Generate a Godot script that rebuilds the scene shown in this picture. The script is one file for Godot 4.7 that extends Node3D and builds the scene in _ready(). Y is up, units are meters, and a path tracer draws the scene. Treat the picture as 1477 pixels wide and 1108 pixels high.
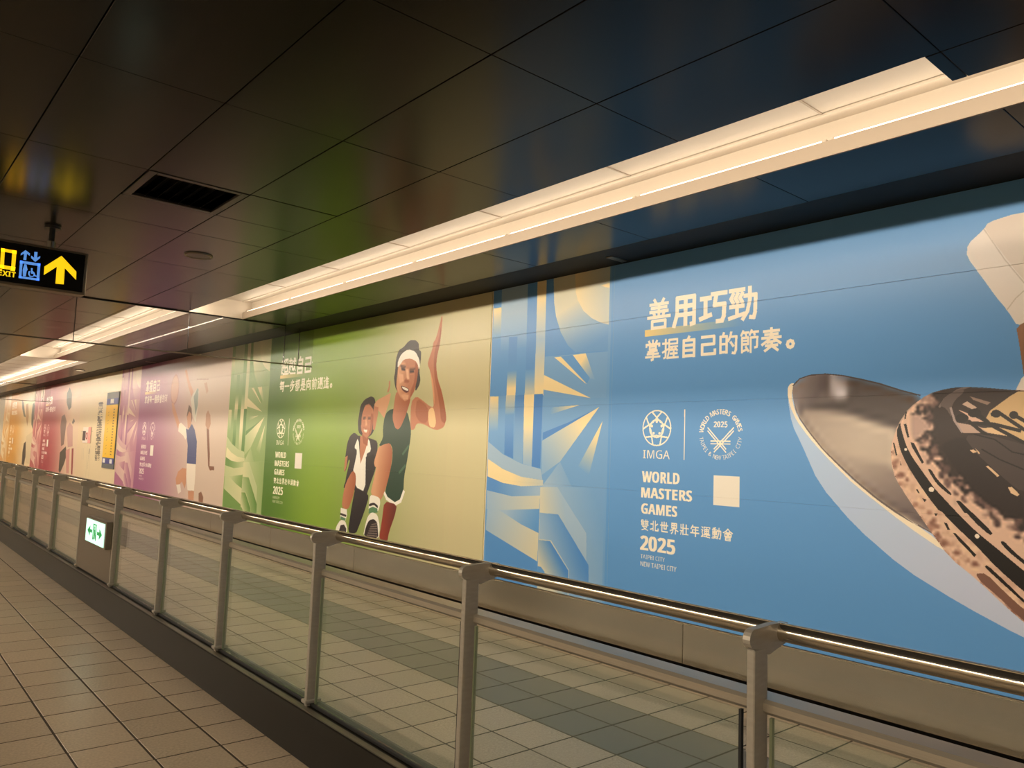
extends Node3D
# A subway passage: poster wall behind a glass balustrade, dark glossy panel ceiling with light coves.

const EYE := 1.55                 # camera height
const CX := Vector3(0.65061224, 0.03639394, -0.75853754)
const CY := Vector3(0.04412081, 0.99535225, 0.08559936)
const CZ := Vector3(0.75812735, -0.08915928, 0.64598262)
const FOCAL := 1116.894           # in pixels of the 1477 x 1108 photograph
const WALL := -4.61               # face of the poster wall
const CEIL := 3.095
const X0 := -46.0
const X1 := 7.0
const POSTER_LOW := 0.407
const POSTER_TOP := 3.097
const TILE := 0.32

var M := {}
var cache := {}
var rng := RandomNumberGenerator.new()
const WARM := Color(1.0, 0.94, 0.85)

# ------------------------------------------------------------------ helpers
func ray(px: float, py: float) -> Vector3:
	var a := (px - 738.5) / FOCAL
	var b := -(py - 554.0) / FOCAL
	return CX * a + CY * b - CZ

func on_wall(px: float, py: float) -> Vector2:      # pixel -> (x, height) on the poster wall
	var d := ray(px, py)
	var t := WALL / d.z
	return Vector2(d.x * t, EYE + d.y * t)

func screen(p: Vector3) -> Vector2:
	var q := p - Vector3(0, EYE, 0)
	var w := -q.dot(CZ)
	if w < 0.1: return Vector2(-9999, -9999)
	return Vector2(738.5 + q.dot(CX) / w * FOCAL, 554.0 - q.dot(CY) / w * FOCAL)

func obj(called: String, mesh: Mesh, mat: Material, parent: Node = self, at := Vector3.ZERO) -> MeshInstance3D:
	var o := MeshInstance3D.new()
	o.name = called
	o.mesh = mesh
	if mat: o.material_override = mat
	o.position = at
	parent.add_child(o, true)
	return o

func tag(o: Node, label: String, category: String, group := "") -> Node:
	o.set_meta("label", label)
	o.set_meta("category", category)
	if group: o.set_meta("group", group)
	return o

func thing(called: String, label: String, category: String, at: Vector3, group := "") -> Node3D:
	var o := Node3D.new()
	o.name = called
	o.position = at
	add_child(o, true)
	tag(o, label, category, group)
	return o

func struct(o: Node, label: String, category: String) -> Node:
	o.set_meta("kind", "structure")
	return tag(o, label, category)

func tri(st: SurfaceTool, a: Vector3, b: Vector3, c: Vector3, centre: Vector3) -> void:
	var n := (c - a).cross(b - a)
	if n.dot((a + b + c) / 3.0 - centre) < 0.0:
		var t := b
		b = c
		c = t
	st.add_vertex(a)
	st.add_vertex(b)
	st.add_vertex(c)

func quad(st: SurfaceTool, a: Vector3, b: Vector3, c: Vector3, d: Vector3, centre: Vector3) -> void:
	tri(st, a, b, c, centre)
	tri(st, a, c, d, centre)

func add_bevel_box(st: SurfaceTool, at: Vector3, size: Vector3, e: float) -> void:
	var h := size * 0.5
	var axes := [Vector3.RIGHT, Vector3.UP, Vector3.BACK]
	for i in 3:
		var u: Vector3 = axes[(i + 1) % 3]
		var v: Vector3 = axes[(i + 2) % 3]
		var hu: float = h[(i + 1) % 3]
		var hv: float = h[(i + 2) % 3]
		for s in [-1.0, 1.0]:
			var f: Vector3 = axes[i] * h[i] * s
			quad(st, at + f + u * (hu - e) + v * (hv - e), at + f - u * (hu - e) + v * (hv - e), at + f - u * (hu - e) - v * (hv - e), at + f + u * (hu - e) - v * (hv - e), at)
			if e > 0.0:
				for r in [-1.0, 1.0]:
					var g: Vector3 = u * hu * r
					var fi: Vector3 = axes[i] * (h[i] - e) * s
					var gi: Vector3 = u * (hu - e) * r
					quad(st, at + f + gi + v * (hv - e), at + f + gi - v * (hv - e), at + fi + g - v * (hv - e), at + fi + g + v * (hv - e), at)
	if e > 0.0:
		for sx in [-1.0, 1.0]:
			for sy in [-1.0, 1.0]:
				for sz in [-1.0, 1.0]:
					tri(st, at + Vector3(sx * h.x, sy * (h.y - e), sz * (h.z - e)), at + Vector3(sx * (h.x - e), sy * h.y, sz * (h.z - e)), at + Vector3(sx * (h.x - e), sy * (h.y - e), sz * h.z), at)

func tool() -> SurfaceTool:
	var st := SurfaceTool.new()
	st.begin(Mesh.PRIMITIVE_TRIANGLES)
	st.set_smooth_group(-1)
	return st

func done(st: SurfaceTool) -> ArrayMesh:
	st.generate_normals()
	return st.commit()

func bevel_box(size: Vector3, e := 0.003) -> ArrayMesh:
	var key := "%s|%s" % [size, e]
	if not cache.has(key):
		var st := tool()
		add_bevel_box(st, Vector3.ZERO, size, e)
		cache[key] = done(st)
	return cache[key]

func span_box(x0: float, x1: float, y0: float, y1: float, z0: float, z1: float, e := 0.003) -> Array:
	return [bevel_box(Vector3(absf(x1 - x0), absf(y1 - y0), absf(z1 - z0)), e), Vector3(x0 + x1, y0 + y1, z0 + z1) * 0.5]

func boxed(called: String, mat: Material, parent: Node, x0: float, x1: float, y0: float, y1: float, z0: float, z1: float, e := 0.003) -> MeshInstance3D:
	var b := span_box(x0, x1, y0, y1, z0, z1, e)
	return obj(called, b[0], mat, parent, b[1] - (parent.position if parent is Node3D and parent != self else Vector3.ZERO))

func rod(called: String, r: float, length: float, mat: Material, parent: Node, at: Vector3, along := Vector3.RIGHT, sides := 24) -> MeshInstance3D:
	var c := CylinderMesh.new()
	c.top_radius = r
	c.bottom_radius = r
	c.height = length
	c.radial_segments = sides
	c.rings = 1
	var o := obj(called, c, mat, parent, at)
	if along == Vector3.RIGHT: o.rotation.z = PI / 2
	elif along == Vector3.BACK: o.rotation.x = PI / 2
	return o

# extrude a 2D outline; frame = [origin, u axis, v axis], depth vector
func add_prism(st: SurfaceTool, P: PackedVector2Array, o: Vector3, u: Vector3, v: Vector3, depth: Vector3) -> void:
	var idx := Geometry2D.triangulate_polygon(P)
	var n := P.size()
	var far_front := o + depth * 50.0
	var far_back := o - depth * 50.0
	for i in range(0, idx.size(), 3):
		var q := []
		for k in 3: q.append(o + u * P[idx[i + k]].x + v * P[idx[i + k]].y)
		tri(st, q[0] + depth, q[1] + depth, q[2] + depth, far_back)
		tri(st, q[0], q[1], q[2], far_front)
	var area := 0.0
	for i in n: area += P[i].cross(P[(i + 1) % n])
	for i in n:
		var a := P[i]
		var b := P[(i + 1) % n]
		var out2 := Vector2(b.y - a.y, a.x - b.x) * signf(area)
		var m := (a + b) * 0.5 - out2.normalized()
		var centre := o + u * m.x + v * m.y + depth * 0.5
		var A := o + u * a.x + v * a.y
		var B := o + u * b.x + v * b.y
		quad(st, A, B, B + depth, A + depth, centre)

# ------------------------------------------------------------------ materials
func noise_image(w: int, h: int, freq: float, sd: int, lo: Color, hi: Color, sx := 1.0, octaves := 3) -> ImageTexture:
	var f := FastNoiseLite.new()
	f.seed = sd
	f.frequency = freq
	f.fractal_octaves = octaves
	var img := Image.create(w, h, false, Image.FORMAT_RGB8)
	for y in h:
		for x in w:
			# tileable: blend two shifted copies across the seam
			var a := f.get_noise_2d(x * sx, y)
			var bx := f.get_noise_2d((x - w) * sx, y)
			var k := float(x) / w
			var top := lerpf(a, bx, k)
			var a2 := f.get_noise_2d(x * sx, y - h)
			var b2 := f.get_noise_2d((x - w) * sx, y - h)
			var t := lerpf(top, lerpf(a2, b2, k), float(y) / h)
			img.set_pixel(x, y, lo.lerp(hi, clampf(0.5 + t * 0.9, 0, 1)))
	img.generate_mipmaps()
	return ImageTexture.create_from_image(img)

func mat(c: Color, rough := 0.6, metal := 0.0, spec := 0.5) -> StandardMaterial3D:
	var m := StandardMaterial3D.new()
	m.albedo_color = c
	m.roughness = rough
	m.metallic = metal
	m.metallic_specular = spec
	return m

func textured(m: StandardMaterial3D, tex: Texture2D, scale: Vector3) -> StandardMaterial3D:
	m.albedo_texture = tex
	m.uv1_triplanar = true
	m.uv1_world_triplanar = true
	m.uv1_scale = scale
	return m

func glow(c: Color, e: float) -> StandardMaterial3D:
	var m := mat(c, 0.5)
	m.emission_enabled = true
	m.emission = c
	m.emission_energy_multiplier = e
	return m

func c8(r: int, g: int, b: int) -> Color:
	return Color(r / 255.0, g / 255.0, b / 255.0)

func make_materials() -> void:
	var speck := noise_image(256, 256, 0.09, 3, Color(0.86, 0.85, 0.84), Color(1, 1, 1))
	var grain := noise_image(256, 256, 0.35, 5, Color(0.55, 0.55, 0.55), Color(1, 1, 1), 1.0, 2)
	var brushed := noise_image(256, 256, 0.25, 8, Color(0.93, 0.93, 0.92), Color(1, 1, 1), 0.03, 3)
	M.tiles = []
	for k in 5:
		var v := 1.0 + (k - 2) * 0.014
		M.tiles.append(textured(mat(Color(0.80 * v, 0.725 * v, 0.615 * v), 0.34, 0.0, 0.4), speck, Vector3(2.2, 2.2, 2.2)))
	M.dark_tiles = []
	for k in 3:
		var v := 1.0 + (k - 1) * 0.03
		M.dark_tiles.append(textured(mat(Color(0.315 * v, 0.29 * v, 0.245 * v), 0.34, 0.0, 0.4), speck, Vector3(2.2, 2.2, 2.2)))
	M.grout = mat(Color(0.27, 0.225, 0.17), 0.9)
	M.panel = textured(mat(Color(0.112, 0.095, 0.076), 0.22, 0.0, 0.30), speck, Vector3(1.5, 1.5, 1.5))
	M.plenum = mat(Color(0.03, 0.03, 0.03), 0.9)
	M.black = mat(Color(0.07, 0.06, 0.05), 0.7)
	M.cove = mat(Color(0.69, 0.64, 0.575), 0.6)
	M.lip = mat(Color(0.56, 0.50, 0.43), 0.55)
	M.steel = textured(mat(Color(0.71, 0.675, 0.60), 0.22, 0.75), brushed, Vector3(1.0, 6.0, 1.0))
	M.post = textured(mat(Color(0.66, 0.63, 0.58), 0.40, 0.4), brushed, Vector3(6.0, 1.0, 6.0))
	M.tube = mat(Color(0.78, 0.74, 0.67), 0.16, 0.95)
	M.brushed_tube = textured(mat(Color(0.68, 0.64, 0.575), 0.36, 0.6), brushed, Vector3(1, 6, 6))
	M.glass_edge = mat(Color(0.40, 0.42, 0.32), 0.3)
	M.kerb = textured(mat(Color(0.125, 0.11, 0.08), 0.30), grain, Vector3(3, 3, 3))
	M.kerb.metallic_specular = 0.3
	M.kerb_edge = mat(Color(0.36, 0.335, 0.28), 0.35, 0.3)
	M.dark_steel = mat(Color(0.42, 0.37, 0.31), 0.42, 0.4)
	M.skirt = mat(Color(0.04, 0.035, 0.03), 0.6)
	M.plaster = textured(mat(Color(0.80, 0.75, 0.66), 0.6), speck, Vector3(0.7, 0.7, 0.7))
	M.gasket = mat(Color(0.05, 0.05, 0.045), 0.7)
	M.vent = mat(Color(0.17, 0.155, 0.14), 0.35, 0.2)
	M.sign_case = mat(Color(0.52, 0.48, 0.42), 0.35, 0.8)
	M.sign_face = mat(Color(0.035, 0.033, 0.03), 0.18)
	M.chrome = mat(Color(0.75, 0.72, 0.68), 0.12, 1.0)
	var g := StandardMaterial3D.new()
	g.transparency = BaseMaterial3D.TRANSPARENCY_ALPHA
	g.albedo_color = Color(0.62, 0.74, 0.60, 0.06)
	g.roughness = 0.02
	M.glass = g
	var g2 := StandardMaterial3D.new()
	g2.transparency = BaseMaterial3D.TRANSPARENCY_ALPHA
	g2.albedo_color = Color(0.55, 0.55, 0.52, 0.08)
	g2.roughness = 0.02
	M.glass_curtain = g2

# ------------------------------------------------------------------ printing (posters)
class Pic:
	var img: Image
	var s: float          # pixels per metre
	var u0: float         # left edge, metres from the poster's left
	var top: float
	var w: int
	var h: int
	var org: float        # the poster's left edge on the wall
	var rounded := false  # draw outlines with rounded corners
	func _init(left: float, u_from: float, u_to: float, low: float, high: float, scale: float) -> void:
		s = scale
		org = left
		u0 = u_from
		top = high
		w = int(round((u_to - u_from) * scale))
		h = int(round((high - low) * scale))
		img = Image.create(w, h, false, Image.FORMAT_RGB8)
	func poly(P: PackedVector2Array, c0: Color, c1 = null, g0 := Vector2.ZERO, g1 := Vector2.ZERO) -> void:
		if rounded and P.size() > 5 and P.size() < 60:
			var S := PackedVector2Array()
			for i in P.size():
				var a := P[i]
				var b := P[(i + 1) % P.size()]
				S.append(a.lerp(b, 0.2))
				S.append(a.lerp(b, 0.8))
			P = S
		var n := P.size()
		var Q := PackedVector2Array()
		var lo := 1e9
		var hi := -1e9
		var lx := 1e9
		var hx := -1e9
		for p in P:
			var q := Vector2((p.x - u0) * s, (top - p.y) * s)
			Q.append(q)
			lo = minf(lo, q.y)
			hi = maxf(hi, q.y)
			lx = minf(lx, q.x)
			hx = maxf(hx, q.x)
		if hx < 0 or lx > w: return
		var G0 := Vector2((g0.x - u0) * s, (top - g0.y) * s)
		var G1 := Vector2((g1.x - u0) * s, (top - g1.y) * s)
		var gd := G1 - G0
		var gl := maxf(gd.length_squared(), 1e-6)
		for row in range(maxi(0, int(floor(lo))), mini(h, int(ceil(hi)) + 1)):
			var yc := row + 0.5
			var xs := PackedFloat32Array()
			for i in n:
				var a := Q[i]
				var b := Q[(i + 1) % n]
				if (a.y <= yc) != (b.y <= yc):
					xs.append(a.x + (yc - a.y) / (b.y - a.y) * (b.x - a.x))
			xs.sort()
			for k in range(0, xs.size() - 1, 2):
				var xa := maxi(0, int(round(xs[k])))
				var xb := mini(w, int(round(xs[k + 1])))
				if xb <= xa: continue
				if c1 == null and c0.a >= 1.0:
					img.fill_rect(Rect2i(xa, row, xb - xa, 1), c0)
				elif c1 == null:
					for x in range(xa, xb): img.set_pixel(x, row, img.get_pixel(x, row).lerp(Color(c0, 1), c0.a))
				else:
					for x in range(xa, xb):
						var t := clampf((Vector2(x + 0.5, yc) - G0).dot(gd) / gl, 0, 1)
						var c: Color = c0.lerp(c1, t)
						img.set_pixel(x, row, img.get_pixel(x, row).lerp(Color(c, 1), c.a))
	func soften(P: PackedVector2Array, k: int) -> void:      # smooth the tones of what is printed inside an outline
		var lo := Vector2(1e9, 1e9)
		var hi := -lo
		for p in P:
			var q := Vector2((p.x - u0) * s, (top - p.y) * s)
			lo = lo.min(q)
			hi = hi.max(q)
		var r := Rect2i(Vector2i(lo.floor()), Vector2i((hi - lo).ceil())).intersection(Rect2i(0, 0, w, h))
		if r.size.x < k * 2 or r.size.y < k * 2: return
		var soft := img.get_region(r)
		soft.resize(maxi(2, r.size.x / k), maxi(2, r.size.y / k), Image.INTERPOLATE_LANCZOS)
		soft.resize(r.size.x, r.size.y, Image.INTERPOLATE_CUBIC)
		var m := Pic.new(org, u0 + r.position.x / s, u0 + r.end.x / s, top - r.end.y / s, top - r.position.y / s, s)
		m.img = Image.create(r.size.x, r.size.y, false, Image.FORMAT_RGBA8)
		m.w = r.size.x
		m.h = r.size.y
		m.img.fill(Color(0, 0, 0, 0))
		m.poly(P, Color.WHITE)
		img.blit_rect_mask(soft, m.img, Rect2i(Vector2i.ZERO, r.size), r.position)
	func clip(P: PackedVector2Array, before: Image) -> void:      # keep what was printed since only inside an outline
		var m := Pic.new(org, u0, u0 + w / s, top - h / s, top, s)
		m.img = Image.create(w, h, false, Image.FORMAT_RGBA8)
		m.w = w
		m.h = h
		m.rounded = rounded
		m.img.fill(Color(0, 0, 0, 0))
		m.poly(P, Color.WHITE)
		before.blit_rect_mask(img, m.img, Rect2i(0, 0, w, h), Vector2i.ZERO)
		img = before
	func blots(P: PackedVector2Array, n: int, spread: float, size: float, cols: Array, sd: int) -> void:      # mottling along a line
		var g := RandomNumberGenerator.new()
		g.seed = sd
		for i in n:
			var t := g.randf() * (P.size() - 1)
			var j := mini(int(t), P.size() - 2)
			var c := P[j].lerp(P[j + 1], t - j) + Vector2(g.randfn() * spread, g.randfn() * spread)
			oval(c, size * g.randf_range(0.4, 1.3), size * g.randf_range(0.4, 1.3), cols[g.randi() % cols.size()], 9)
	func stroke(P: PackedVector2Array, wd: float, c: Color, ext := 0.35) -> void:
		for i in P.size() - 1:
			var d := (P[i + 1] - P[i]).normalized()
			var nn := Vector2(-d.y, d.x) * wd * 0.5
			var a := P[i] - d * wd * ext
			var b := P[i + 1] + d * wd * ext
			poly(PackedVector2Array([a + nn, b + nn, b - nn, a - nn]), c)
	func oval(c: Vector2, rx: float, ry: float, col: Color, n := 28) -> void:
		var P := PackedVector2Array()
		for i in n: P.append(c + Vector2(cos(TAU * i / n) * rx, sin(TAU * i / n) * ry))
		poly(P, col)
	func ring(c: Vector2, rx: float, ry: float, wd: float, col: Color, n := 40) -> void:
		var P := PackedVector2Array()
		for i in n + 1: P.append(c + Vector2(cos(TAU * i / n) * rx, sin(TAU * i / n) * ry))
		stroke(P, wd, col, 0.2)
	func tint_all(cl: Color, cr: Color, ul: float, ur: float) -> void:   # printed left-to-right blend
		for x in w:
			var u := u0 + (x + 0.5) / s
			img.fill_rect(Rect2i(x, 0, 1, h), cl.lerp(cr, smoothstep(ul, ur, u)))

func numbers(text: String) -> PackedVector2Array:
	var f := text.split_floats(" ", false)
	var P := PackedVector2Array()
	for i in range(0, f.size() - 1, 2): P.append(Vector2(f[i], f[i + 1]))
	return P

# points read in a zoom of the photograph (its corner ox, oy and magnification s) -> metres on the poster
func pts(text: String, ox: float, oy: float, s: float, org: float) -> PackedVector2Array:
	var P := PackedVector2Array()
	for p in numbers(text):
		var q := on_wall(ox + p.x / s, oy + p.y / s)
		P.append(Vector2(q.x - org, q.y))
	return P

var fonts := {}
func letters(text: String, bold: bool) -> PackedVector2Array:      # triangles in a unit box, y down
	var key := text + ("|b" if bold else "|r")
	if fonts.has(key): return fonts[key]
	var f := SystemFont.new()
	f.font_names = PackedStringArray(["Droid Sans"])
	f.font_weight = 700 if bold else 400
	var t := TextMesh.new()
	t.font = f
	t.text = text
	t.font_size = 64
	t.pixel_size = 0.01
	t.depth = 0.0
	var A := t.get_mesh_arrays()
	var V: PackedVector3Array = A[Mesh.ARRAY_VERTEX]
	var I: PackedInt32Array = A[Mesh.ARRAY_INDEX]
	var lo := Vector2(1e9, 1e9)
	var hi := -lo
	for v in V:
		lo = lo.min(Vector2(v.x, v.y))
		hi = hi.max(Vector2(v.x, v.y))
	var out := PackedVector2Array()
	for i in I:
		out.append(Vector2((V[i].x - lo.x) / (hi.x - lo.x), (hi.y - V[i].y) / (hi.y - lo.y)))
	fonts[key] = out
	fonts[key + "|aspect"] = PackedVector2Array([Vector2((hi.x - lo.x) / (hi.y - lo.y), 0)])
	return out

func write(p: Pic, text: String, tl: Vector2, xv: Vector2, yv: Vector2, col: Color, bold := true) -> void:
	var T := letters(text, bold)
	if bold and xv.y * xv.y < 0.01 and yv.length() > 0.05:      # heavy lettering: grow the strokes a little sideways
		var off := yv.length() * 0.035
		for k in [-1.0, 1.0]:
			for i in range(0, T.size() - 2, 3):
				var sh := Vector2(off * k, 0)
				p.poly(PackedVector2Array([tl + xv * T[i].x + yv * T[i].y + sh, tl + xv * T[i + 1].x + yv * T[i + 1].y + sh, tl + xv * T[i + 2].x + yv * T[i + 2].y + sh]), col)
	for i in range(0, T.size() - 2, 3):
		p.poly(PackedVector2Array([tl + xv * T[i].x + yv * T[i].y, tl + xv * T[i + 1].x + yv * T[i + 1].y, tl + xv * T[i + 2].x + yv * T[i + 2].y]), col)

func write_px(p: Pic, text: String, a: Vector2, b: Vector2, c: Vector2, col: Color, bold := true) -> void:
	var o := Vector2(-5.73, 0)      # the first poster's left edge: the others repeat its layout
	var A := on_wall(a.x, a.y) - o
	var B := on_wall(b.x, b.y) - o
	var C := on_wall(c.x, c.y) - o
	write(p, text, A, Vector2(B.x - A.x, (B.y - A.y) * 0.3), Vector2(0, C.y - A.y), col, bold)

const HAN := {
	"善": "30 3 38 15/70 3 62 15/12 18 88 18/18 30 82 30/12 43 88 43/50 18 50 58/28 47 33 56/72 47 67 56/4 60 96 60/22 73 22 97/22 73 78 73 78 97/22 95 78 95",
	"用": "18 8 18 60 6 96/18 8 86 8 86 92 74 94/18 36 86 36/18 62 86 62/52 8 52 94",
	"巧": "4 20 40 20/22 20 22 76/2 82 42 72/46 10 98 10/62 10 56 44 92 44 90 80 84 94 66 94",
	"勁": "4 8 54 8/16 18 8 32 16 46/32 18 24 32 32 46/48 18 40 32 48 46/6 56 52 56/29 56 29 84/2 90 54 80/56 28 94 28 92 80 88 94 76 92/74 4 74 40 66 74 50 96",
	"掌": "50 2 50 18/24 6 30 16/76 6 70 16/8 32 8 22 92 22 92 32/30 32 70 32 70 46 30 46 30 32/20 58 78 54/14 69 86 69/4 83 96 83/52 56 52 96 42 98",
	"握": "2 24 34 24/2 66 34 52/20 4 20 90 10 94/42 8 92 8 92 28 42 28/42 8 42 60 32 96/46 42 94 42/66 42 50 57 88 55/80 47 92 61/50 75 92 75/71 61 71 94/42 94 98 94",
	"自": "52 2 42 18/20 18 20 96/20 18 82 18 82 96/20 42 82 42/20 66 82 66/20 92 82 92",
	"己": "14 12 84 12 84 46/16 46 84 46/16 46 16 90 90 90 90 72",
	"的": "26 2 20 18/8 18 8 92/8 18 42 18 42 92/8 52 42 52/8 88 42 88/66 2 62 20 50 40/62 22 94 22 92 82 86 96 74 94/64 46 78 64",
	"節": "18 2 8 22/16 10 46 10/30 12 34 24/62 2 52 22/60 10 96 10/74 12 78 24/12 32 44 32 44 61/12 32 12 96/12 46 44 46/12 61 44 61/12 92 40 84/32 72 46 92/58 34 92 34 90 76 80 78/58 34 58 98",
	"奏": "12 14 88 14/18 28 82 28/4 42 96 42/50 2 50 30 38 50 4 70/54 34 70 52 96 68/30 62 70 57/22 75 80 75/52 60 50 78 18 97/54 78 82 97",
	"雙": "14 2 4 22/10 16 10 52/8 16 44 16/10 28 42 28/10 40 42 40/10 52 46 52/28 4 28 52/64 2 54 22/60 16 60 52/58 16 94 16/60 28 92 28/60 40 92 40/60 52 96 52/78 4 78 52/18 63 78 63 60 84 14 98/28 66 58 90 92 98",
	"北": "4 34 36 34/36 6 36 94/2 84 36 74/62 4 62 90 96 90 96 74/62 46 92 30",
	"世": "4 34 96 34/24 8 24 90 92 90/50 4 50 66/50 66 76 66/76 6 76 66",
	"界": "22 6 78 6 78 46 22 46 22 6/22 26 78 26/50 6 50 46/50 48 32 64 4 74/50 48 70 64 96 74/36 66 34 84 20 98/66 66 66 98",
	"壯": "36 2 36 98/12 8 12 40/12 40 36 40/4 62 36 62/18 62 8 96/46 38 98 38/72 6 72 92/48 92 96 92",
	"年": "28 2 8 34/22 18 90 18/26 42 86 42/26 42 26 68/4 68 98 68/58 18 58 98",
	"運": "10 6 18 16/4 34 20 34 12 52 20 72 6 92/4 92 28 86 96 94/32 20 32 8 94 8 94 20/40 28 86 28 86 60 40 60 40 28/40 44 86 44/32 72 96 72/63 16 63 84",
	"動": "40 2 12 10/4 20 56 20/10 32 50 32 50 62 10 62 10 32/10 47 50 47/8 76 52 76/2 92 56 88/30 8 30 90/58 28 94 28 92 82 86 94 76 92/76 4 74 44 56 96",
	"會": "50 2 30 22 2 36/50 2 70 22 98 36/30 34 70 34/18 44 82 44 82 66 18 66 18 44/38 46 42 62/62 46 58 62/50 44 50 64/26 74 74 74 74 98 26 98 26 74/26 86 74 86",
	"超": "6 16 44 16/2 34 48 34/25 2 25 70/25 52 46 52/12 48 4 92/10 80 30 92 98 94/52 8 92 8 90 38 80 40/72 10 50 44/54 54 90 54 90 80 54 80 54 54",
	"越": "6 16 44 16/2 34 48 34/25 2 25 70/25 52 46 52/12 48 4 92/10 80 30 92 98 94/50 22 98 22/54 22 54 72 66 64/72 4 80 60 96 78/92 38 70 76/84 6 92 14",
	"每": "24 2 6 30/22 14 92 14/26 28 84 28 78 92 66 94/26 28 18 72 88 72/4 50 98 50/46 32 54 44/44 54 52 66",
	"一": "4 50 96 50",
	"步": "50 2 50 44/50 20 82 20/24 16 24 44/4 44 96 44/52 48 52 74/26 56 10 72/82 50 60 80 16 98",
	"都": "6 18 46 18/2 38 58 38/28 4 28 38/52 6 30 46 4 64/18 54 46 54 46 94 18 94 18 54/18 74 46 74/64 8 92 8 78 40 94 66 76 74/64 8 64 98",
	"是": "24 4 76 4 76 40 24 40 24 4/24 22 76 22/6 52 94 52/52 52 52 90/52 70 84 70/26 64 20 82 4 98/22 78 44 92 98 94",
	"向": "46 2 38 20/10 22 10 96/10 22 90 22 90 88 78 94/32 44 68 44 68 74 32 74 32 44",
	"前": "28 2 36 16/72 2 64 16/4 20 96 20/14 34 14 94/14 34 46 34 46 90 38 94/14 52 46 52/14 68 46 68/64 36 64 78/86 30 86 92 74 94",
	"邁": "10 6 18 16/4 34 20 34 12 52 20 72 6 92/4 92 28 86 96 94/34 10 96 10/52 2 52 18/78 2 78 18/42 22 88 22 88 46 42 46 42 22/42 34 88 34/65 22 65 76/36 82 36 56 94 56 94 82",
	"進": "10 6 18 16/4 34 20 34 12 52 20 72 6 92/4 92 28 86 96 94/52 2 36 34/46 20 46 80/46 20 92 20/46 40 90 40/46 60 90 60/46 80 96 80/70 6 70 80",
	"個": "24 2 4 44/16 26 16 98/34 8 94 8 94 94 34 94 34 8/44 30 84 30/64 16 64 46/50 48 78 48 78 76 50 76 50 48",
	"機": "2 28 34 28/18 4 18 98/18 32 4 64/20 40 34 58/48 4 40 20 50 24 40 40/78 4 72 20 84 24 74 40/36 54 98 54/62 4 70 70 96 94/50 54 36 96/88 64 58 92",
	"球": "4 12 38 12/6 44 36 44/2 82 40 74/21 12 21 78/44 22 98 22/70 2 70 90 60 94/48 36 58 48/70 50 44 78/92 36 76 50/70 40 96 86/82 6 92 14",
	"。": "30 62 20 66 16 76 20 86 30 90 40 86 44 76 40 66 30 62",
}

func han(p: Pic, text: String, tl: Vector2, size: Vector2, pitch: Vector2, wd: float, col: Color) -> void:
	for i in text.length():
		var at := tl + pitch * i
		var marks: PackedStringArray = HAN[text[i]].split("/")
		var thick := wd * (1.0 if marks.size() < 8 else 0.86 if marks.size() < 11 else 0.74)
		for part in marks:
			var P := PackedVector2Array()
			for q in numbers(part): P.append(at + Vector2(q.x * size.x, -q.y * size.y) / 100.0)
			p.stroke(P, thick, col, 0.32)

func ring_text(p: Pic, text: String, c: Vector2, r: float, hgt: float, from: float, to: float, inward: bool, col: Color, bold: bool) -> void:
	var n := text.length()
	for i in n:
		if text[i] == " ": continue
		var a := lerpf(from, to, float(i) / (n - 1))
		var rad := Vector2(cos(a), sin(a))
		var up := -rad if inward else rad
		var right := Vector2(up.y, -up.x)
		letters(text[i], bold)
		var asp: float = fonts[text[i] + ("|b" if bold else "|r") + "|aspect"][0].x
		var wd := hgt * asp * 0.95
		write(p, text[i], c + rad * r + up * hgt * 0.5 - right * wd * 0.5, right * wd, -up * hgt, col, bold)

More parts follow.
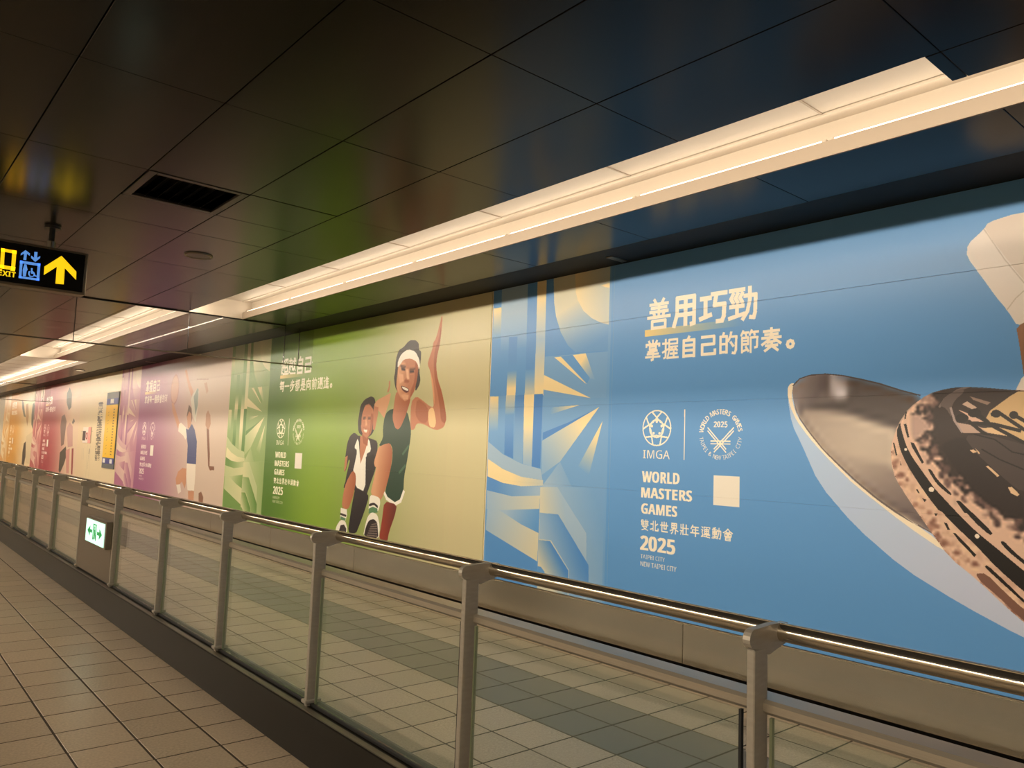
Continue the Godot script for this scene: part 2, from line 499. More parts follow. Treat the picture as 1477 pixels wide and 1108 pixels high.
# the lettering and emblems all the posters of the series share
func series_print(p: Pic, title: String, line: String, ink: Color, fine: float) -> void:
	var gold := Color(0.98, 0.84, 0.50)
	p.poly(PackedVector2Array([Vector2(1.885, 2.535), Vector2(2.86, 2.535), Vector2(2.86, 2.482), Vector2(1.885, 2.482)]), Color(gold, 0.95), Color(gold, 0.0), Vector2(1.885, 2.5), Vector2(2.75, 2.5))
	han(p, title, Vector2(1.905, 2.765), Vector2(0.225, 0.235), Vector2(0.243, -0.004), 0.034, ink)
	han(p, line, Vector2(1.892, 2.452), Vector2(0.148, 0.158), Vector2(0.1665, -0.001), 0.0225, ink)
	# federation emblem: oval, five crossing bands and an inner ring with five dots
	var c := on_wall(948, 617.5) - Vector2(-5.73, 0)
	var R := 0.131
	p.ring(c, R, R, 0.010 * fine, ink)
	p.ring(c + Vector2(0, -0.004), R * 0.50, R * 0.50, 0.013 * fine, ink)
	for k in 5:
		var a := PI / 2 + TAU * k / 5
		var v := c + Vector2(cos(a), sin(a)) * R * 0.60
		p.oval(c + Vector2(cos(a), sin(a)) * R * 0.37, 0.011, 0.011, ink, 12)
		for sgn in [-1.0, 1.0]:
			var b: float = a + sgn * 0.36
			p.stroke(PackedVector2Array([v, c + Vector2(cos(b), sin(b)) * R * 0.98]), 0.013 * fine, ink)
			var e: float = a + sgn * 0.62
			p.stroke(PackedVector2Array([v, c + Vector2(cos(e), sin(e)) * R * 0.42]), 0.010 * fine, ink)
	write_px(p, "IMGA", Vector2(928.5, 649), Vector2(967, 650), Vector2(928.5, 661), ink, false)
	p.stroke(PackedVector2Array([on_wall(988.6, 591) - Vector2(-5.73, 0), on_wall(987.6, 663) - Vector2(-5.73, 0)]), 0.009 * fine, ink)
	# round games emblem
	var e := on_wall(1040, 627) - Vector2(-5.73, 0)
	ring_text(p, "WORLD MASTERS GAMES", e, 0.160, 0.036, deg_to_rad(168), deg_to_rad(12), false, ink, true)
	ring_text(p, "TAIPEI & NEW TAIPEI CITY", e, 0.160, 0.030, deg_to_rad(190), deg_to_rad(350), true, ink, false)
	write(p, "2025", e + Vector2(-0.056, 0.092), Vector2(0.112, 0), Vector2(0, -0.042), ink, true)
	for part in ["-0.105 0.048 0.045 -0.100", "-0.105 0.025 0.045 -0.122", "0.105 0.048 -0.050 -0.100", "0.105 0.025 -0.050 -0.122", "-0.078 -0.045 0.078 -0.045", "-0.078 -0.064 0.078 -0.064"]:
		var q := numbers(part)
		p.stroke(PackedVector2Array([e + q[0], e + q[1]]), 0.009 * fine, ink)
	write_px(p, "WORLD", Vector2(927.3, 679.4), Vector2(980.7, 682.3), Vector2(927.3, 695.3), ink)
	write_px(p, "MASTERS", Vector2(926.3, 702.5), Vector2(998.8, 707.8), Vector2(926.3, 717.7), ink)
	write_px(p, "GAMES", Vector2(926.3, 725.6), Vector2(977.4, 730), Vector2(925.8, 740.8), ink)
	var a0 := on_wall(925.4, 748.7) - Vector2(-5.73, 0)
	han(p, "雙北世界壯年運動會", a0, Vector2(0.076, 0.080), Vector2(0.0905, 0), 0.0095 * fine, ink)
	write_px(p, "2025", Vector2(925, 771.8), Vector2(974.5, 777.6), Vector2(925, 793.5), ink)
	write_px(p, "TAIPEI CITY", Vector2(924.8, 799), Vector2(959.8, 804.3), Vector2(924.8, 805.2), ink, false)
	write_px(p, "NEW TAIPEI CITY", Vector2(924.8, 809.4), Vector2(976.4, 818.8), Vector2(924.8, 816), ink, false)
	# the square patch (its code is left out)
	var s0 := on_wall(1030.3, 685.5) - Vector2(-5.73, 0)
	p.poly(PackedVector2Array([s0, s0 + Vector2(0.207, 0), s0 + Vector2(0.207, -0.205), s0 + Vector2(0, -0.205)]), Color(0.95, 0.92, 0.86))

# the ornamental strip at each poster's left: cream shapes on the poster's own colour
func ornament(p: Pic, B: Color, L: Color, D: Color, cream: Color) -> void:
	var o := -5.73
	var f := func(t: String, k: int) -> PackedVector2Array:
		return pts(t, 700, 380 if k == 5 else 560, 5.832 if k == 5 else 3.82, o)
	var clear := Color(cream, 0.0)
	# base of the strip
	p.poly(PackedVector2Array([Vector2(0, 3.2), Vector2(1.53, 3.2), Vector2(1.53, 0.3), Vector2(0, 0.3)]), B.lerp(L, 0.25))
	var g := func(P: PackedVector2Array, c0: Color, c1: Color, a: Vector2, b: Vector2, k: int) -> void:
		var m := 5.832 if k == 5 else 3.82
		var oy := 380.0 if k == 5 else 560.0
		var A := on_wall(700 + a.x / m, oy + a.y / m) - Vector2(o, 0)
		var C := on_wall(700 + b.x / m, oy + b.y / m) - Vector2(o, 0)
		p.poly(P, c0, c1, A, C)
	# columns above
	p.poly(f.call("60 150 520 20 505 780 500 1130 45 1130", 5), B)
	g.call(f.call("75 380 145 370 133 660 68 660", 5), cream, clear, Vector2(100, 400), Vector2(95, 650), 5)
	g.call(f.call("145 200 365 150 352 700 133 740", 5), L, Color(L, 0), Vector2(250, 420), Vector2(240, 740), 5)
	p.poly(f.call("365 150 445 130 425 900 345 900", 5), B.lerp(D, 0.25))
	g.call(f.call("445 130 522 110 508 640 432 640", 5), cream, Color(L, 1), Vector2(480, 300), Vector2(470, 640), 5)
	g.call(f.call("432 640 508 640 494 1110 415 1110", 5), Color(L, 1), cream, Vector2(470, 640), Vector2(455, 1050), 5)
	g.call(f.call("192 900 268 900 258 1112 182 1112", 5), clear, cream, Vector2(230, 900), Vector2(225, 1050), 5)
	g.call(f.call("345 880 425 880 413 1112 335 1112", 5), Color(L, 0), cream.lerp(L, 0.4), Vector2(385, 880), Vector2(375, 1080), 5)
	g.call(f.call("205 620 275 615 268 900 196 900", 5), D.lerp(B, 0.5), B, Vector2(240, 640), Vector2(230, 880), 5)
	# big quarter discs above right
	p.poly(f.call("522 110 1058 -30 1035 740 505 785", 5), B.lerp(D, 0.1))
	g.call(f.call("580 100 584 330 600 450 640 580 700 690 765 748 1035 735 1058 -30", 5), cream.lerp(L, 0.35), Color(L, 0.12), Vector2(760, 330), Vector2(860, 720), 5)
	g.call(f.call("760 60 765 240 782 310 830 400 900 462 970 497 1045 515 1058 -30", 5), cream, cream.lerp(L, 0.55), Vector2(760, 330), Vector2(1010, 260), 5)
	p.poly(f.call("980 185 1052 165 1050 205 1010 200", 5), cream)
	# sunburst
	p.poly(f.call("505 787 1035 740 1020 1130 494 1130", 5), B.lerp(L, 0.35))
	p.poly(f.call("0 0 0 0 0 0", 5), B)
	g.call(f.call("585 790 640 784 860 1016 842 1006", 5), cream, cream, Vector2(600, 790), Vector2(860, 1010), 5)
	p.poly(f.call("645 784 738 770 885 960 862 1010", 5), B)
	g.call(f.call("740 770 850 756 925 975 888 970", 5), cream, Color(L, 0.3), Vector2(800, 850), Vector2(900, 975), 5)
	p.poly(pts("785.7 541 853 574.4 784.5 561", 0, 0, 1, o), cream)
	p.poly(f.call("318 50 580 58 660 540 310 545", 6), B.lerp(L, 0.25))
	p.poly(f.call("322 5 470 5 585 55 320 8", 6), cream)
	g.call(f.call("375 105 523 93 345 150", 6), cream, clear, Vector2(500, 97), Vector2(360, 130), 6)
	p.poly(f.call("320 245 320 286 628 106 470 185", 6), D)
	g.call(f.call("632 103 415 405 312 480 316 290", 6), cream, Color(L, 0.6), Vector2(540, 190), Vector2(330, 440), 6)
	g.call(f.call("650 180 574 480 515 430", 6), cream, clear, Vector2(620, 270), Vector2(555, 470), 6)
	g.call(f.call("415 405 480 545 315 545 330 520", 6), L, Color(L, 0.2), Vector2(340, 530), Vector2(470, 470), 6)
	# columns below
	p.poly(f.call("28 46 320 31 306 445 200 415 100 362 22 296", 6), B.lerp(L, 0.2))
	g.call(f.call("30 46 76 45 72 240 25 260", 6), cream, clear, Vector2(50, 60), Vector2(50, 240), 6)
	g.call(f.call("118 40 168 38 162 150 112 150", 6), cream.lerp(L, 0.4), clear, Vector2(140, 40), Vector2(140, 150), 6)
	g.call(f.call("112 140 160 140 155 388 108 366", 6), Color(D, 0.2), D, Vector2(135, 150), Vector2(130, 360), 6)
	g.call(f.call("170 40 218 36 206 418 158 392", 6), Color(D, 0.8), Color(L, 0.4), Vector2(190, 60), Vector2(180, 400), 6)
	g.call(f.call("218 36 272 33 258 432 210 416", 6), cream, Color(L, 0.8), Vector2(245, 200), Vector2(235, 420), 6)
	p.poly(f.call("273 35 320 32 306 442 259 432", 6), D)
	# sweeping bands
	p.poly(f.call("20 295 100 364 200 415 308 446 318 505 200 488 100 443 15 390", 6), L)
	g.call(f.call("18 390 100 445 200 488 322 507 322 537 200 540 100 522 15 486", 6), cream, cream.lerp(L, 0.6), Vector2(150, 500), Vector2(320, 525), 6)
	g.call(f.call("15 486 100 522 200 540 318 540 305 592 150 596 12 562", 6), D.lerp(B, 0.5), L, Vector2(60, 520), Vector2(290, 570), 6)
	g.call(f.call("12 562 150 596 305 592 300 665 150 677 10 665", 6), L, cream.lerp(L, 0.4), Vector2(20, 600), Vector2(300, 620), 6)
	g.call(f.call("15 665 300 665 296 806 290 955 5 780", 6), L, cream.lerp(L, 0.35), Vector2(20, 680), Vector2(280, 860), 6)
	g.call(f.call("80 672 300 665 296 798 200 750", 6), B, L, Vector2(280, 780), Vector2(120, 680), 6)
	p.poly(f.call("5 780 290 955 288 1080 0 1080", 6), B.lerp(D, 0.3))
	# chevrons below right
	g.call(f.call("306 545 662 545 645 1200 285 1200", 6), cream.lerp(L, 0.4), Color(L, 1), Vector2(310, 640), Vector2(430, 600), 6)
	g.call(f.call("400 545 662 545 645 1200 560 1200 560 800", 6), Color(B, 0.1), Color(B, 0.7), Vector2(420, 800), Vector2(640, 700), 6)
	g.call(f.call("303 685 405 696 572 975 572 1150 462 1150 465 1002 365 838 300 832", 6), L, D.lerp(B, 0.4), Vector2(330, 860), Vector2(470, 760), 6)
	g.call(f.call("297 836 360 842 461 1005 455 1150 330 1150 330 1010 296 980", 6), cream.lerp(L, 0.4), D.lerp(B, 0.3), Vector2(320, 1000), Vector2(400, 920), 6)
	p.poly(f.call("292 980 310 985 330 1012 328 1060 290 1060", 6), B)
	# outer cream edge of the poster
	p.poly(PackedVector2Array([Vector2(-0.05, 3.2), Vector2(0.01, 3.2), Vector2(0.01, 0.3), Vector2(-0.05, 0.3)]), cream)

func print_material(p: Pic) -> StandardMaterial3D:
	var m := mat(Color.WHITE, 0.33, 0.0, 0.5)
	p.img.generate_mipmaps()
	m.albedo_texture = ImageTexture.create_from_image(p.img)
	return m

func sheet_mesh(x0: float, x1: float, y0: float, y1: float, uv0: Vector2, uv1: Vector2) -> ArrayMesh:
	var st := SurfaceTool.new()
	st.begin(Mesh.PRIMITIVE_TRIANGLES)
	st.set_smooth_group(-1)
	var d := 0.006
	var e := 0.0006
	# outline rings: back, front rim, front face inset by a small bevel
	var ringed := []
	for r in [[0.0, 0.0], [0.0, d - e], [e, d]]:
		var i: float = r[0]
		ringed.append([Vector3(x0, y0 + i, r[1]), Vector3(x1, y0 + i, r[1]), Vector3(x1, y1 - i, r[1]), Vector3(x0, y1 - i, r[1])])
	var faces := []
	for k in 2:
		for j in 4:
			faces.append([ringed[k][j], ringed[k][(j + 1) % 4], ringed[k + 1][(j + 1) % 4], ringed[k + 1][j]])
	faces.append(ringed[2])
	for f in faces:
		for t in [[0, 2, 1], [0, 3, 2]]:
			for q in t:
				var v: Vector3 = f[q]
				st.set_uv(Vector2(lerpf(uv0.x, uv1.x, (v.x - x0) / (x1 - x0)), lerpf(uv1.y, uv0.y, (v.y - y0) / (y1 - y0))))
				st.add_vertex(v)
	st.generate_normals()
	return st.commit()

# a poster: strips of printed vinyl, one above the other, in columns that share a picture
func hang(called: String, label: String, left: float, pics: Array, group: String, category := "poster") -> Node3D:
	var t := thing(called, label, category, Vector3(left, POSTER_LOW, WALL + 0.001), group)
	var seams := [POSTER_LOW, 1.30, 1.97, 2.64, POSTER_TOP]
	for p: Pic in pics:
		var m := print_material(p)
		var a := p.u0
		var b := p.u0 + p.w / p.s
		var whole := p.h / p.s
		for k in 4:
			obj("sheet", sheet_mesh(a, b, seams[k], seams[k + 1] - (0.0016 if k == 2 else 0.0005), Vector2(0, (p.top - seams[k + 1]) / whole), Vector2(1, (p.top - seams[k]) / whole)), m, t, Vector3(0, -POSTER_LOW, 0))
	return t

# ------------------------------------------------------------------ the posters' pictures
func blue_poster() -> void:
	var B := c8(96, 155, 214)
	var L := c8(160, 188, 212)
	var D := c8(72, 134, 204)
	var cream := c8(246, 222, 168)
	var ink := c8(252, 240, 218)
	var left := -5.73
	var pics := []
	for part in [[0.0, 1.56, 420.0], [1.56, 6.62, 400.0]]:
		var p := Pic.new(left, part[0], part[1], POSTER_LOW, POSTER_TOP, part[2])
		p.img.fill(B)
		if part[0] < 1.0: ornament(p, B, L, D, cream)
		series_print(p, "善用巧勁", "掌握自己的節奏。", ink, 1.0)
		cook_and_shoe(p)
		pics.append(p)
	hang("poster", "blue poster with a frying pan turning into a sports shoe", left, pics, "posters of the games series")

func cook_and_shoe(p: Pic) -> void:
	var o := p.org
	if p.u0 < 1.0: return
	p.rounded = true
	var P1 := func(t: String) -> PackedVector2Array: return pts(t, 1120, 520, 6.155, o)
	var Q := func(t: String) -> PackedVector2Array: return pts(t, 1280, 540, 5.538, o)
	var R := func(t: String) -> PackedVector2Array: return pts(t, 1280, 700, 5.036, o)
	var px := func(t: String) -> PackedVector2Array: return pts(t, 0, 0, 1, o)
	var at := func(x: float, y: float) -> Vector2: return on_wall(x, y) - Vector2(o, 0)
	# cook's hat and sleeve
	var hat := c8(234, 222, 212)
	p.poly(px.call("1396 353 1395 371 1420 404 1437 428 1453 447 1469 472 1500 462 1580 430 1600 330 1540 300 1466 308 1426 321 1420 331"), hat)
	p.poly(px.call("1420 331 1426 321 1466 308 1540 300 1600 330 1590 400 1500 420 1477 405"), c8(222, 206, 192))
	p.stroke(px.call("1420 331 1450 375 1477 407 1500 425"), 0.006, c8(205, 190, 176))
	p.stroke(px.call("1453 447 1466 430 1477 420"), 0.006, c8(206, 192, 176))
	p.poly(px.call("1466 471 1500 455 1570 440 1580 540 1480 560 1470 490"), c8(150, 104, 74))
	p.poly(px.call("1464 566 1477 540 1520 520 1700 500 1700 640 1477 600"), hat)
	# pan: outside, rim, inside
	var face := px.call("1141 556 1137 575 1143 612 1157 641 1182 698 1234 759 1304 820 1388 872 1477 920 1620 985 1620 900 1425 815 1325 735 1200 640 1150 570") as PackedVector2Array
	p.poly(face, c8(178, 204, 236), c8(198, 206, 228), at.call(1140, 600), at.call(1420, 860))
	p.poly(P1.call("130 205 105 240 103 310 130 420 180 530 290 680 420 830 560 970 700 1108 1150 1460 1500 1700 1500 1640 1000 1280 700 1080 560 940 420 800 290 640 190 500 150 380 140 290 165 200"), c8(250, 234, 206))
	var inside := P1.call("145 300 150 225 210 163 300 132 440 120 600 135 750 165 920 205 1108 265 1280 310 1400 900 1500 1600 1100 1380 900 1240 720 1090 560 940 420 800 290 640 190 490") as PackedVector2Array
	p.poly(inside, c8(112, 100, 98))
	p.poly(P1.call("145 300 150 225 210 163 300 132 440 120 480 128 420 300 300 400 200 470 180 470"), c8(140, 128, 126), c8(88, 76, 78), at.call(1160, 545), at.call(1195, 560))
	p.poly(P1.call("480 124 640 140 650 330 570 345 500 320"), c8(196, 188, 192), c8(112, 100, 100), at.call(1212, 560), at.call(1225, 545))
	p.poly(P1.call("640 140 750 165 920 205 1108 265 1280 310 1290 560 1050 600 850 540 650 470 450 440 300 430 300 400 420 370 560 365 640 330"), c8(84, 74, 72))
	p.poly(P1.call("300 440 450 445 650 475 850 545 1050 600 1110 640 1100 1000 1300 1500 1100 1360 720 1070 560 920 420 780 300 620 215 490 240 450"), c8(168, 152, 140), c8(196, 180, 164), at.call(1170, 600), at.call(1240, 640))
	p.poly(P1.call("440 790 700 860 1000 930 1130 1000 1500 1600 1100 1360 720 1070 560 920"), c8(178, 162, 150), c8(120, 106, 104), at.call(1260, 660), at.call(1300, 740))
	p.soften(P1.call("150 320 160 230 215 172 300 142 440 130 600 145 750 175 920 215 1108 275 1280 320 1400 900 1480 1580 1100 1360 900 1220 720 1070 560 920 420 785 295 625 200 490"), 14)
	p.stroke(P1.call("150 225 210 163 300 132 440 120 600 135 750 165 920 205 1108 265 1280 310"), 0.006, c8(70, 64, 66))
	# shoe
	var before: Image = p.img.duplicate()
	var tan_ := c8(222, 184, 160)
	var dark := c8(54, 42, 40)
	p.poly(px.call("1402 558 1370 560 1340 568 1312 588 1296 612 1286 642 1286 668 1292 690 1312 722 1340 762 1370 804 1410 836 1450 874 1477 897 1540 950 1640 1030 1750 1040 1750 560 1600 558 1477 564"), tan_)
	p.poly(Q.call("350 150 480 105 660 95 1091 135 1600 150 2400 200 2400 2400 1300 1400 1091 1240 900 1140 740 1060 620 960 520 860 400 730 310 610 270 540 330 440 280 340 300 230"), dark)
	var edge := Q.call("340 180 300 260 270 330 320 400 290 490 330 600 420 710 520 840 640 960 760 1050 900 1130 1091 1240 1300 1400") as PackedVector2Array
	p.blots(edge, 170, 0.030, 0.020, [c8(168, 134, 120), c8(120, 92, 84), c8(54, 42, 40), c8(206, 170, 150), c8(92, 70, 66)], 4)
	var low := px.call("1292 660 1304 700 1330 742 1362 786 1410 830 1450 868 1490 905 1540 945") as PackedVector2Array
	p.blots(low, 120, 0.028, 0.018, [c8(200, 158, 134), c8(176, 132, 112), c8(226, 190, 164), c8(150, 108, 92)], 7)
	p.blots(px.call("1300 640 1325 700 1370 760 1420 815 1480 870 1540 920"), 120, 0.035, 0.022, [c8(226, 190, 160), c8(232, 196, 166), c8(210, 170, 146)], 9)
	for t in ["190 330 240 310 320 380 345 420 320 450 270 480 240 530 200 500 190 420"]:
		p.poly(Q.call(t), c8(186, 154, 140))
	p.poly(Q.call("610 490 700 560 900 800 1091 960 1091 1200 740 1000 500 700 420 560"), c8(44, 34, 33))
	p.soften(px.call("1402 558 1370 560 1340 568 1312 588 1297 612 1288 642 1288 668 1294 690 1314 722 1342 762 1372 804 1412 836 1452 874 1479 897 1542 950 1640 1028 1750 1038 1750 562 1600 560 1477 566"), 5)
	# toe cap edge, tongue, laces
	p.stroke(Q.call("660 97 560 130 460 200 420 260"), 0.012, c8(120, 104, 98))
	p.poly(Q.call("420 250 470 170 600 110 620 140 540 210 510 280 520 350 470 270"), c8(98, 84, 80))
	p.stroke(Q.call("510 270 540 370 600 460"), 0.012, c8(170, 150, 144))
	p.poly(Q.call("560 385 700 410 930 470 610 470"), c8(190, 160, 144))
	p.poly(Q.call("600 240 640 215 720 265 690 285"), c8(206, 176, 156))
	p.poly(Q.call("660 175 830 225 800 245 690 205"), c8(150, 124, 110))
	p.poly(Q.call("560 280 620 300 780 380 760 395 650 370 630 320"), c8(226, 184, 160))
	p.poly(Q.call("770 330 1030 140 1091 135 1700 170 1700 900 1091 545 880 430"), c8(214, 178, 128))
	p.poly(Q.call("750 430 900 420 1080 540 1000 500 820 470"), c8(226, 190, 146))
	for t in ["700 290 820 400 1091 545", "840 320 900 310 1091 440", "990 320 1040 340 1150 400", "660 380 760 460 900 540", "700 390 860 400 1060 450"]:
		p.stroke(Q.call(t), 0.018, c8(30, 24, 22))
	for q in [[700, 310, 62, 40], [872, 315, 42, 36], [1012, 325, 38, 34], [600, 350, 60, 40]]:
		var a: Vector2 = Q.call("%d %d" % [q[0], q[1]])[0]
		p.oval(a, q[2] / 5.538 / 330.0, q[3] / 5.538 / 300.0, c8(34, 27, 25), 14)
	p.poly(Q.call("610 490 800 480 1091 560 1700 760 1700 1300 1091 930 1040 920 900 800 720 640"), c8(70, 58, 56))
	for t in ["700 480 860 520 1000 620 1091 640", "760 600 900 680 1091 760"]:
		p.stroke(Q.call(t), 0.007, c8(30, 24, 22))
	for t in ["660 605 690 600 720 620 690 630", "790 735 810 730 900 810 880 820", "965 900 1000 900 1060 960 1040 975 990 950", "700 585 745 630 735 640"]:
		p.poly(Q.call(t), c8(226, 190, 150))
	# sole stripes
	var ink := c8(24, 19, 18)
	p.poly(Q.call("75 460 105 380 115 440 150 560 200 660 300 800 400 940 560 1108 430 1108 330 980 240 850 160 720 105 600"), ink)
	p.poly(R.call("250 0 330 10 380 60 500 190 640 330 800 460 992 620 1300 860 1300 1000 992 770 800 600 640 430 470 270 380 170"), ink)
	for t in ["135 400 155 395 178 500 165 508", "190 545 215 548 295 705 280 712 200 580", "325 760 350 755 400 840 520 955 505 968 400 880", "555 1015 580 1010 670 1108 620 1108", "138 360 150 300 160 295 150 355", "48 545 60 550 82 645 72 650", "105 695 118 730 108 725", "232 920 245 918 262 952 250 948", "288 995 315 1005 300 1018"]:
		p.poly(Q.call(t), ink)
	for t in ["505 115 530 112 610 190 770 345 750 365 640 270", "820 410 850 405 920 480 992 540 1200 700 1180 720 992 570 880 480", "705 590 730 580 850 690 992 830 1200 1010 1180 1020 992 850 880 750", "480 345 500 350 650 505 635 520 520 400", "415 270 435 275 460 325 440 322", "255 95 290 105 275 120", "345 205 370 205 355 225"]:
		p.poly(R.call(t), ink)
	p.poly(R.call("640 640 720 640 860 780 992 900 1300 1120 1300 1230 992 985 800 800 690 710"), c8(128, 90, 76))
	for q in [[150, 600, 14], [355, 920, 24], [655, 1087, 0]]:
		if q[2] > 0: p.oval(Q.call("%d %d" % [q[0], q[1]])[0], q[2] / 5.538 / 300.0, q[2] / 5.538 / 300.0, c8(244, 226, 204), 12)
	p.oval(R.call("655 370")[0], 0.012, 0.013, c8(244, 226, 204), 12)
	p.clip(px.call("1402 558 1370 560 1340 568 1312 588 1296 612 1286 642 1286 668 1292 690 1312 722 1340 762 1370 804 1410 836 1450 874 1477 897 1540 950 1640 1030 1750 1040 1750 560 1600 558 1477 564"), before)
	p.rounded = false

func green_poster() -> void:
	var left := -12.37
	var p := Pic.new(left, 0.0, 6.63, POSTER_LOW, POSTER_TOP, 300.0)
	var B := c8(76, 120, 38)
	p.tint_all(B, c8(208, 197, 152), 1.9, 6.3)
	for x in p.w:      # the middle of the print is a lime green
		var u := (x + 0.5) / p.s
		if u > 1.5 and u < 6.0:
			var k := exp(-pow((u - 3.2) / 1.0, 2.0)) * 0.7
			var c := p.img.get_pixel(x, 5).lerp(c8(150, 184, 50), k)
			p.img.fill_rect(Rect2i(x, 0, 1, p.h), c)
	ornament(p, c8(128, 162, 88), c8(190, 200, 146), c8(86, 134, 56), c8(232, 222, 174))
	series_print(p, "超越自己", "每一步都是向前邁進。", c8(250, 244, 214), 1.15)
	var o := left
	var A := func(t: String) -> PackedVector2Array: return pts(t, 480, 560, 5.033, o)
	var Bq := func(t: String) -> PackedVector2Array: return pts(t, 540, 455, 6.718, o)
	var C := func(t: String) -> PackedVector2Array: return pts(t, 515, 600, 5.99, o)
	var skin := c8(190, 122, 88)
	var shade := c8(164, 92, 60)
	var light := c8(216, 160, 120)
	var hair := c8(50, 42, 40)
	var white := c8(244, 238, 224)
	p.rounded = true
	var bottle := c8(38, 66, 50)
	var jacket := c8(52, 44, 46)
	# small runner in a jacket
	p.poly(A.call("190 345 160 322 130 345 108 400 92 520 85 600 95 610 125 500 130 600 90 690 80 730 130 700 160 500"), jacket)
	p.poly(A.call("95 500 112 490 105 560 92 610 85 590"), skin)
	p.poly(A.call("140 340 200 345 280 365 330 385 328 470 318 580 275 700 245 790 235 900 160 900 165 720 120 690 90 720 100 640 140 480"), jacket)
	p.poly(A.call("190 350 158 432 182 452 160 560 150 600 172 640 168 720 240 755 244 480 284 457 270 368 240 380 205 545"), white)
	p.poly(A.call("203 345 200 450 205 548 240 450 264 365"), skin)
	p.poly(A.call("195 190 205 125 235 82 282 58 308 72 318 130 312 280 290 335 250 365 215 345 190 320 186 250"), hair)
	p.poly(A.call("214 195 207 300 226 348 252 366 282 330 300 245 304 160 270 112 238 122"), skin)
	p.poly(A.call("226 170 262 170 270 240 262 330 250 345 232 330 222 260"), light, skin, Vector2(2.9, 1.9), Vector2(3.3, 1.9))
	p.poly(A.call("222 215 240 208 244 220 226 226"), c8(80, 50, 42))
	p.poly(A.call("258 212 285 212 284 224 260 226"), c8(80, 50, 42))
	p.poly(A.call("226 292 238 300 256 300 250 322 232 316"), white)
	p.stroke(A.call("222 288 238 298 262 296"), 0.012, shade)
	p.poly(A.call("240 225 250 225 254 270 240 276"), light)
	p.poly(A.call("280 180 300 190 298 260 276 330 262 345 276 280"), shade)
	p.poly(A.call("215 330 250 366 262 360 255 420 225 400"), shade)
	p.soften(A.call("214 195 207 300 226 348 252 366 282 330 300 245 304 160 270 112 238 122"), 5)
	p.poly(A.call("244 500 300 480 322 540 275 690 250 760"), c8(38, 32, 34))
	p.soften(A.call("140 340 200 345 280 365 330 385 328 470 318 580 275 700 245 790 235 900 160 900 165 720 120 690 90 720 100 640 140 480"), 3)
	p.poly(A.call("168 718 242 758 268 785 232 900 195 1000 172 1056 112 1050 134 900 150 810"), c8(40, 34, 38))
	p.poly(A.call("148 594 172 625 168 700 150 790 115 885 68 865 80 760 102 680"), skin, shade, A.call("95 740")[0], A.call("165 745")[0])
	p.poly(A.call("62 868 105 880 108 920 96 962 56 950"), white)
	p.poly(A.call("60 905 102 920 100 935 58 920"), jacket)
	p.poly(A.call("60 930 98 945 94 962 58 952"), c8(92, 136, 96))
	p.poly(A.call("30 1000 60 955 95 962 112 1030 100 1060 20 1050"), white)
	p.poly(A.call("60 995 85 990 102 1020 100 1060 45 1050"), jacket)
	# tall runner in a green vest
	p.poly(Bq.call("0 870 30 822 120 775 168 745 150 840 110 960 100 1000 60 940 20 900"), light)
	p.poly(Bq.call("0 880 45 890 40 960 10 1108 -10 1108"), skin)
	p.poly(Bq.call("128 745 145 690 146 640 158 630 160 660 152 720 140 750"), skin)
	p.poly(Bq.call("655 8 645 60 602 225 578 260 565 330 525 450 524 490 545 530 560 640 575 790 580 892 540 880 470 822 412 783 360 840 352 1108 392 1108 412 1052 445 1046 500 1062 560 1100 620 1112 680 1085 704 1000 690 890 660 740 620 620 604 500 612 400 640 280 656 150 667 10"), skin)
	p.poly(Bq.call("604 500 612 400 640 280 656 150 650 100 630 230 590 330 580 480 590 620 620 760 640 900 650 1020 690 1050 704 1000 690 890 660 740 620 620"), shade)
	p.poly(Bq.call("420 800 520 880 530 1000 500 1050 440 1030 400 960"), c8(170, 98, 66))
	p.poly(Bq.call("548 540 575 640 590 800 585 880 575 780 558 640"), c8(222, 160, 116))
	p.soften(Bq.call("655 20 645 60 602 225 578 260 565 330 528 450 528 490 548 530 562 640 577 790 582 892 540 884 470 826 412 790 364 840 356 1104 392 1104 412 1050 445 1044 500 1060 560 1096 620 1108 678 1082 700 1000 688 890 658 740 618 620 602 500 610 400 638 280 654 150"), 4)
	p.poly(Bq.call("530 920 560 890 582 905 604 1030 590 1090 540 1080 525 1000"), c8(238, 196, 140))
	p.poly(C.call("260 -30 240 20 228 110 230 190 188 268 290 236 312 280 310 380 290 480 245 660 255 705 330 752 382 722 406 650 412 520 432 420 470 175 470 100 440 -40 380 -60 300 -60"), bottle)
	p.stroke(C.call("243 668 262 712 330 762 380 735 408 655"), 0.04, white)
	p.stroke(C.call("400 330 450 260"), 0.03, c8(70, 106, 80))
	p.stroke(C.call("370 490 420 430"), 0.03, c8(70, 106, 80))
	p.poly(Bq.call("212 750 190 900 180 1000 205 1090 235 1108 262 1080 305 980 345 860 356 800 330 740 240 740"), skin, shade, Bq.call("210 850")[0], Bq.call("340 850")[0])
	p.poly(Bq.call("195 600 205 560 215 420 240 340 290 308 340 246 400 238 436 270 436 332 460 350 456 430 440 540 452 620 440 680 400 742 410 640 240 640 228 745 205 690"), hair)
	p.poly(Bq.call("238 470 222 600 216 720 258 800 300 832 350 812 398 725 424 605 436 480 400 432 340 412 282 430"), skin)
	p.poly(Bq.call("300 430 330 560 350 640 330 720 350 800 300 830 258 798 222 720 224 600 240 480"), light, skin, Bq.call("240 600")[0], Bq.call("345 600")[0])
	p.poly(Bq.call("228 505 234 440 268 372 330 326 400 346 440 420 448 492 436 528 418 452 360 416 290 426 244 492"), white)
	p.poly(Bq.call("265 505 300 510 306 535 270 530"), c8(70, 40, 34))
	p.poly(Bq.call("345 535 388 530 392 552 350 556"), c8(70, 40, 34))
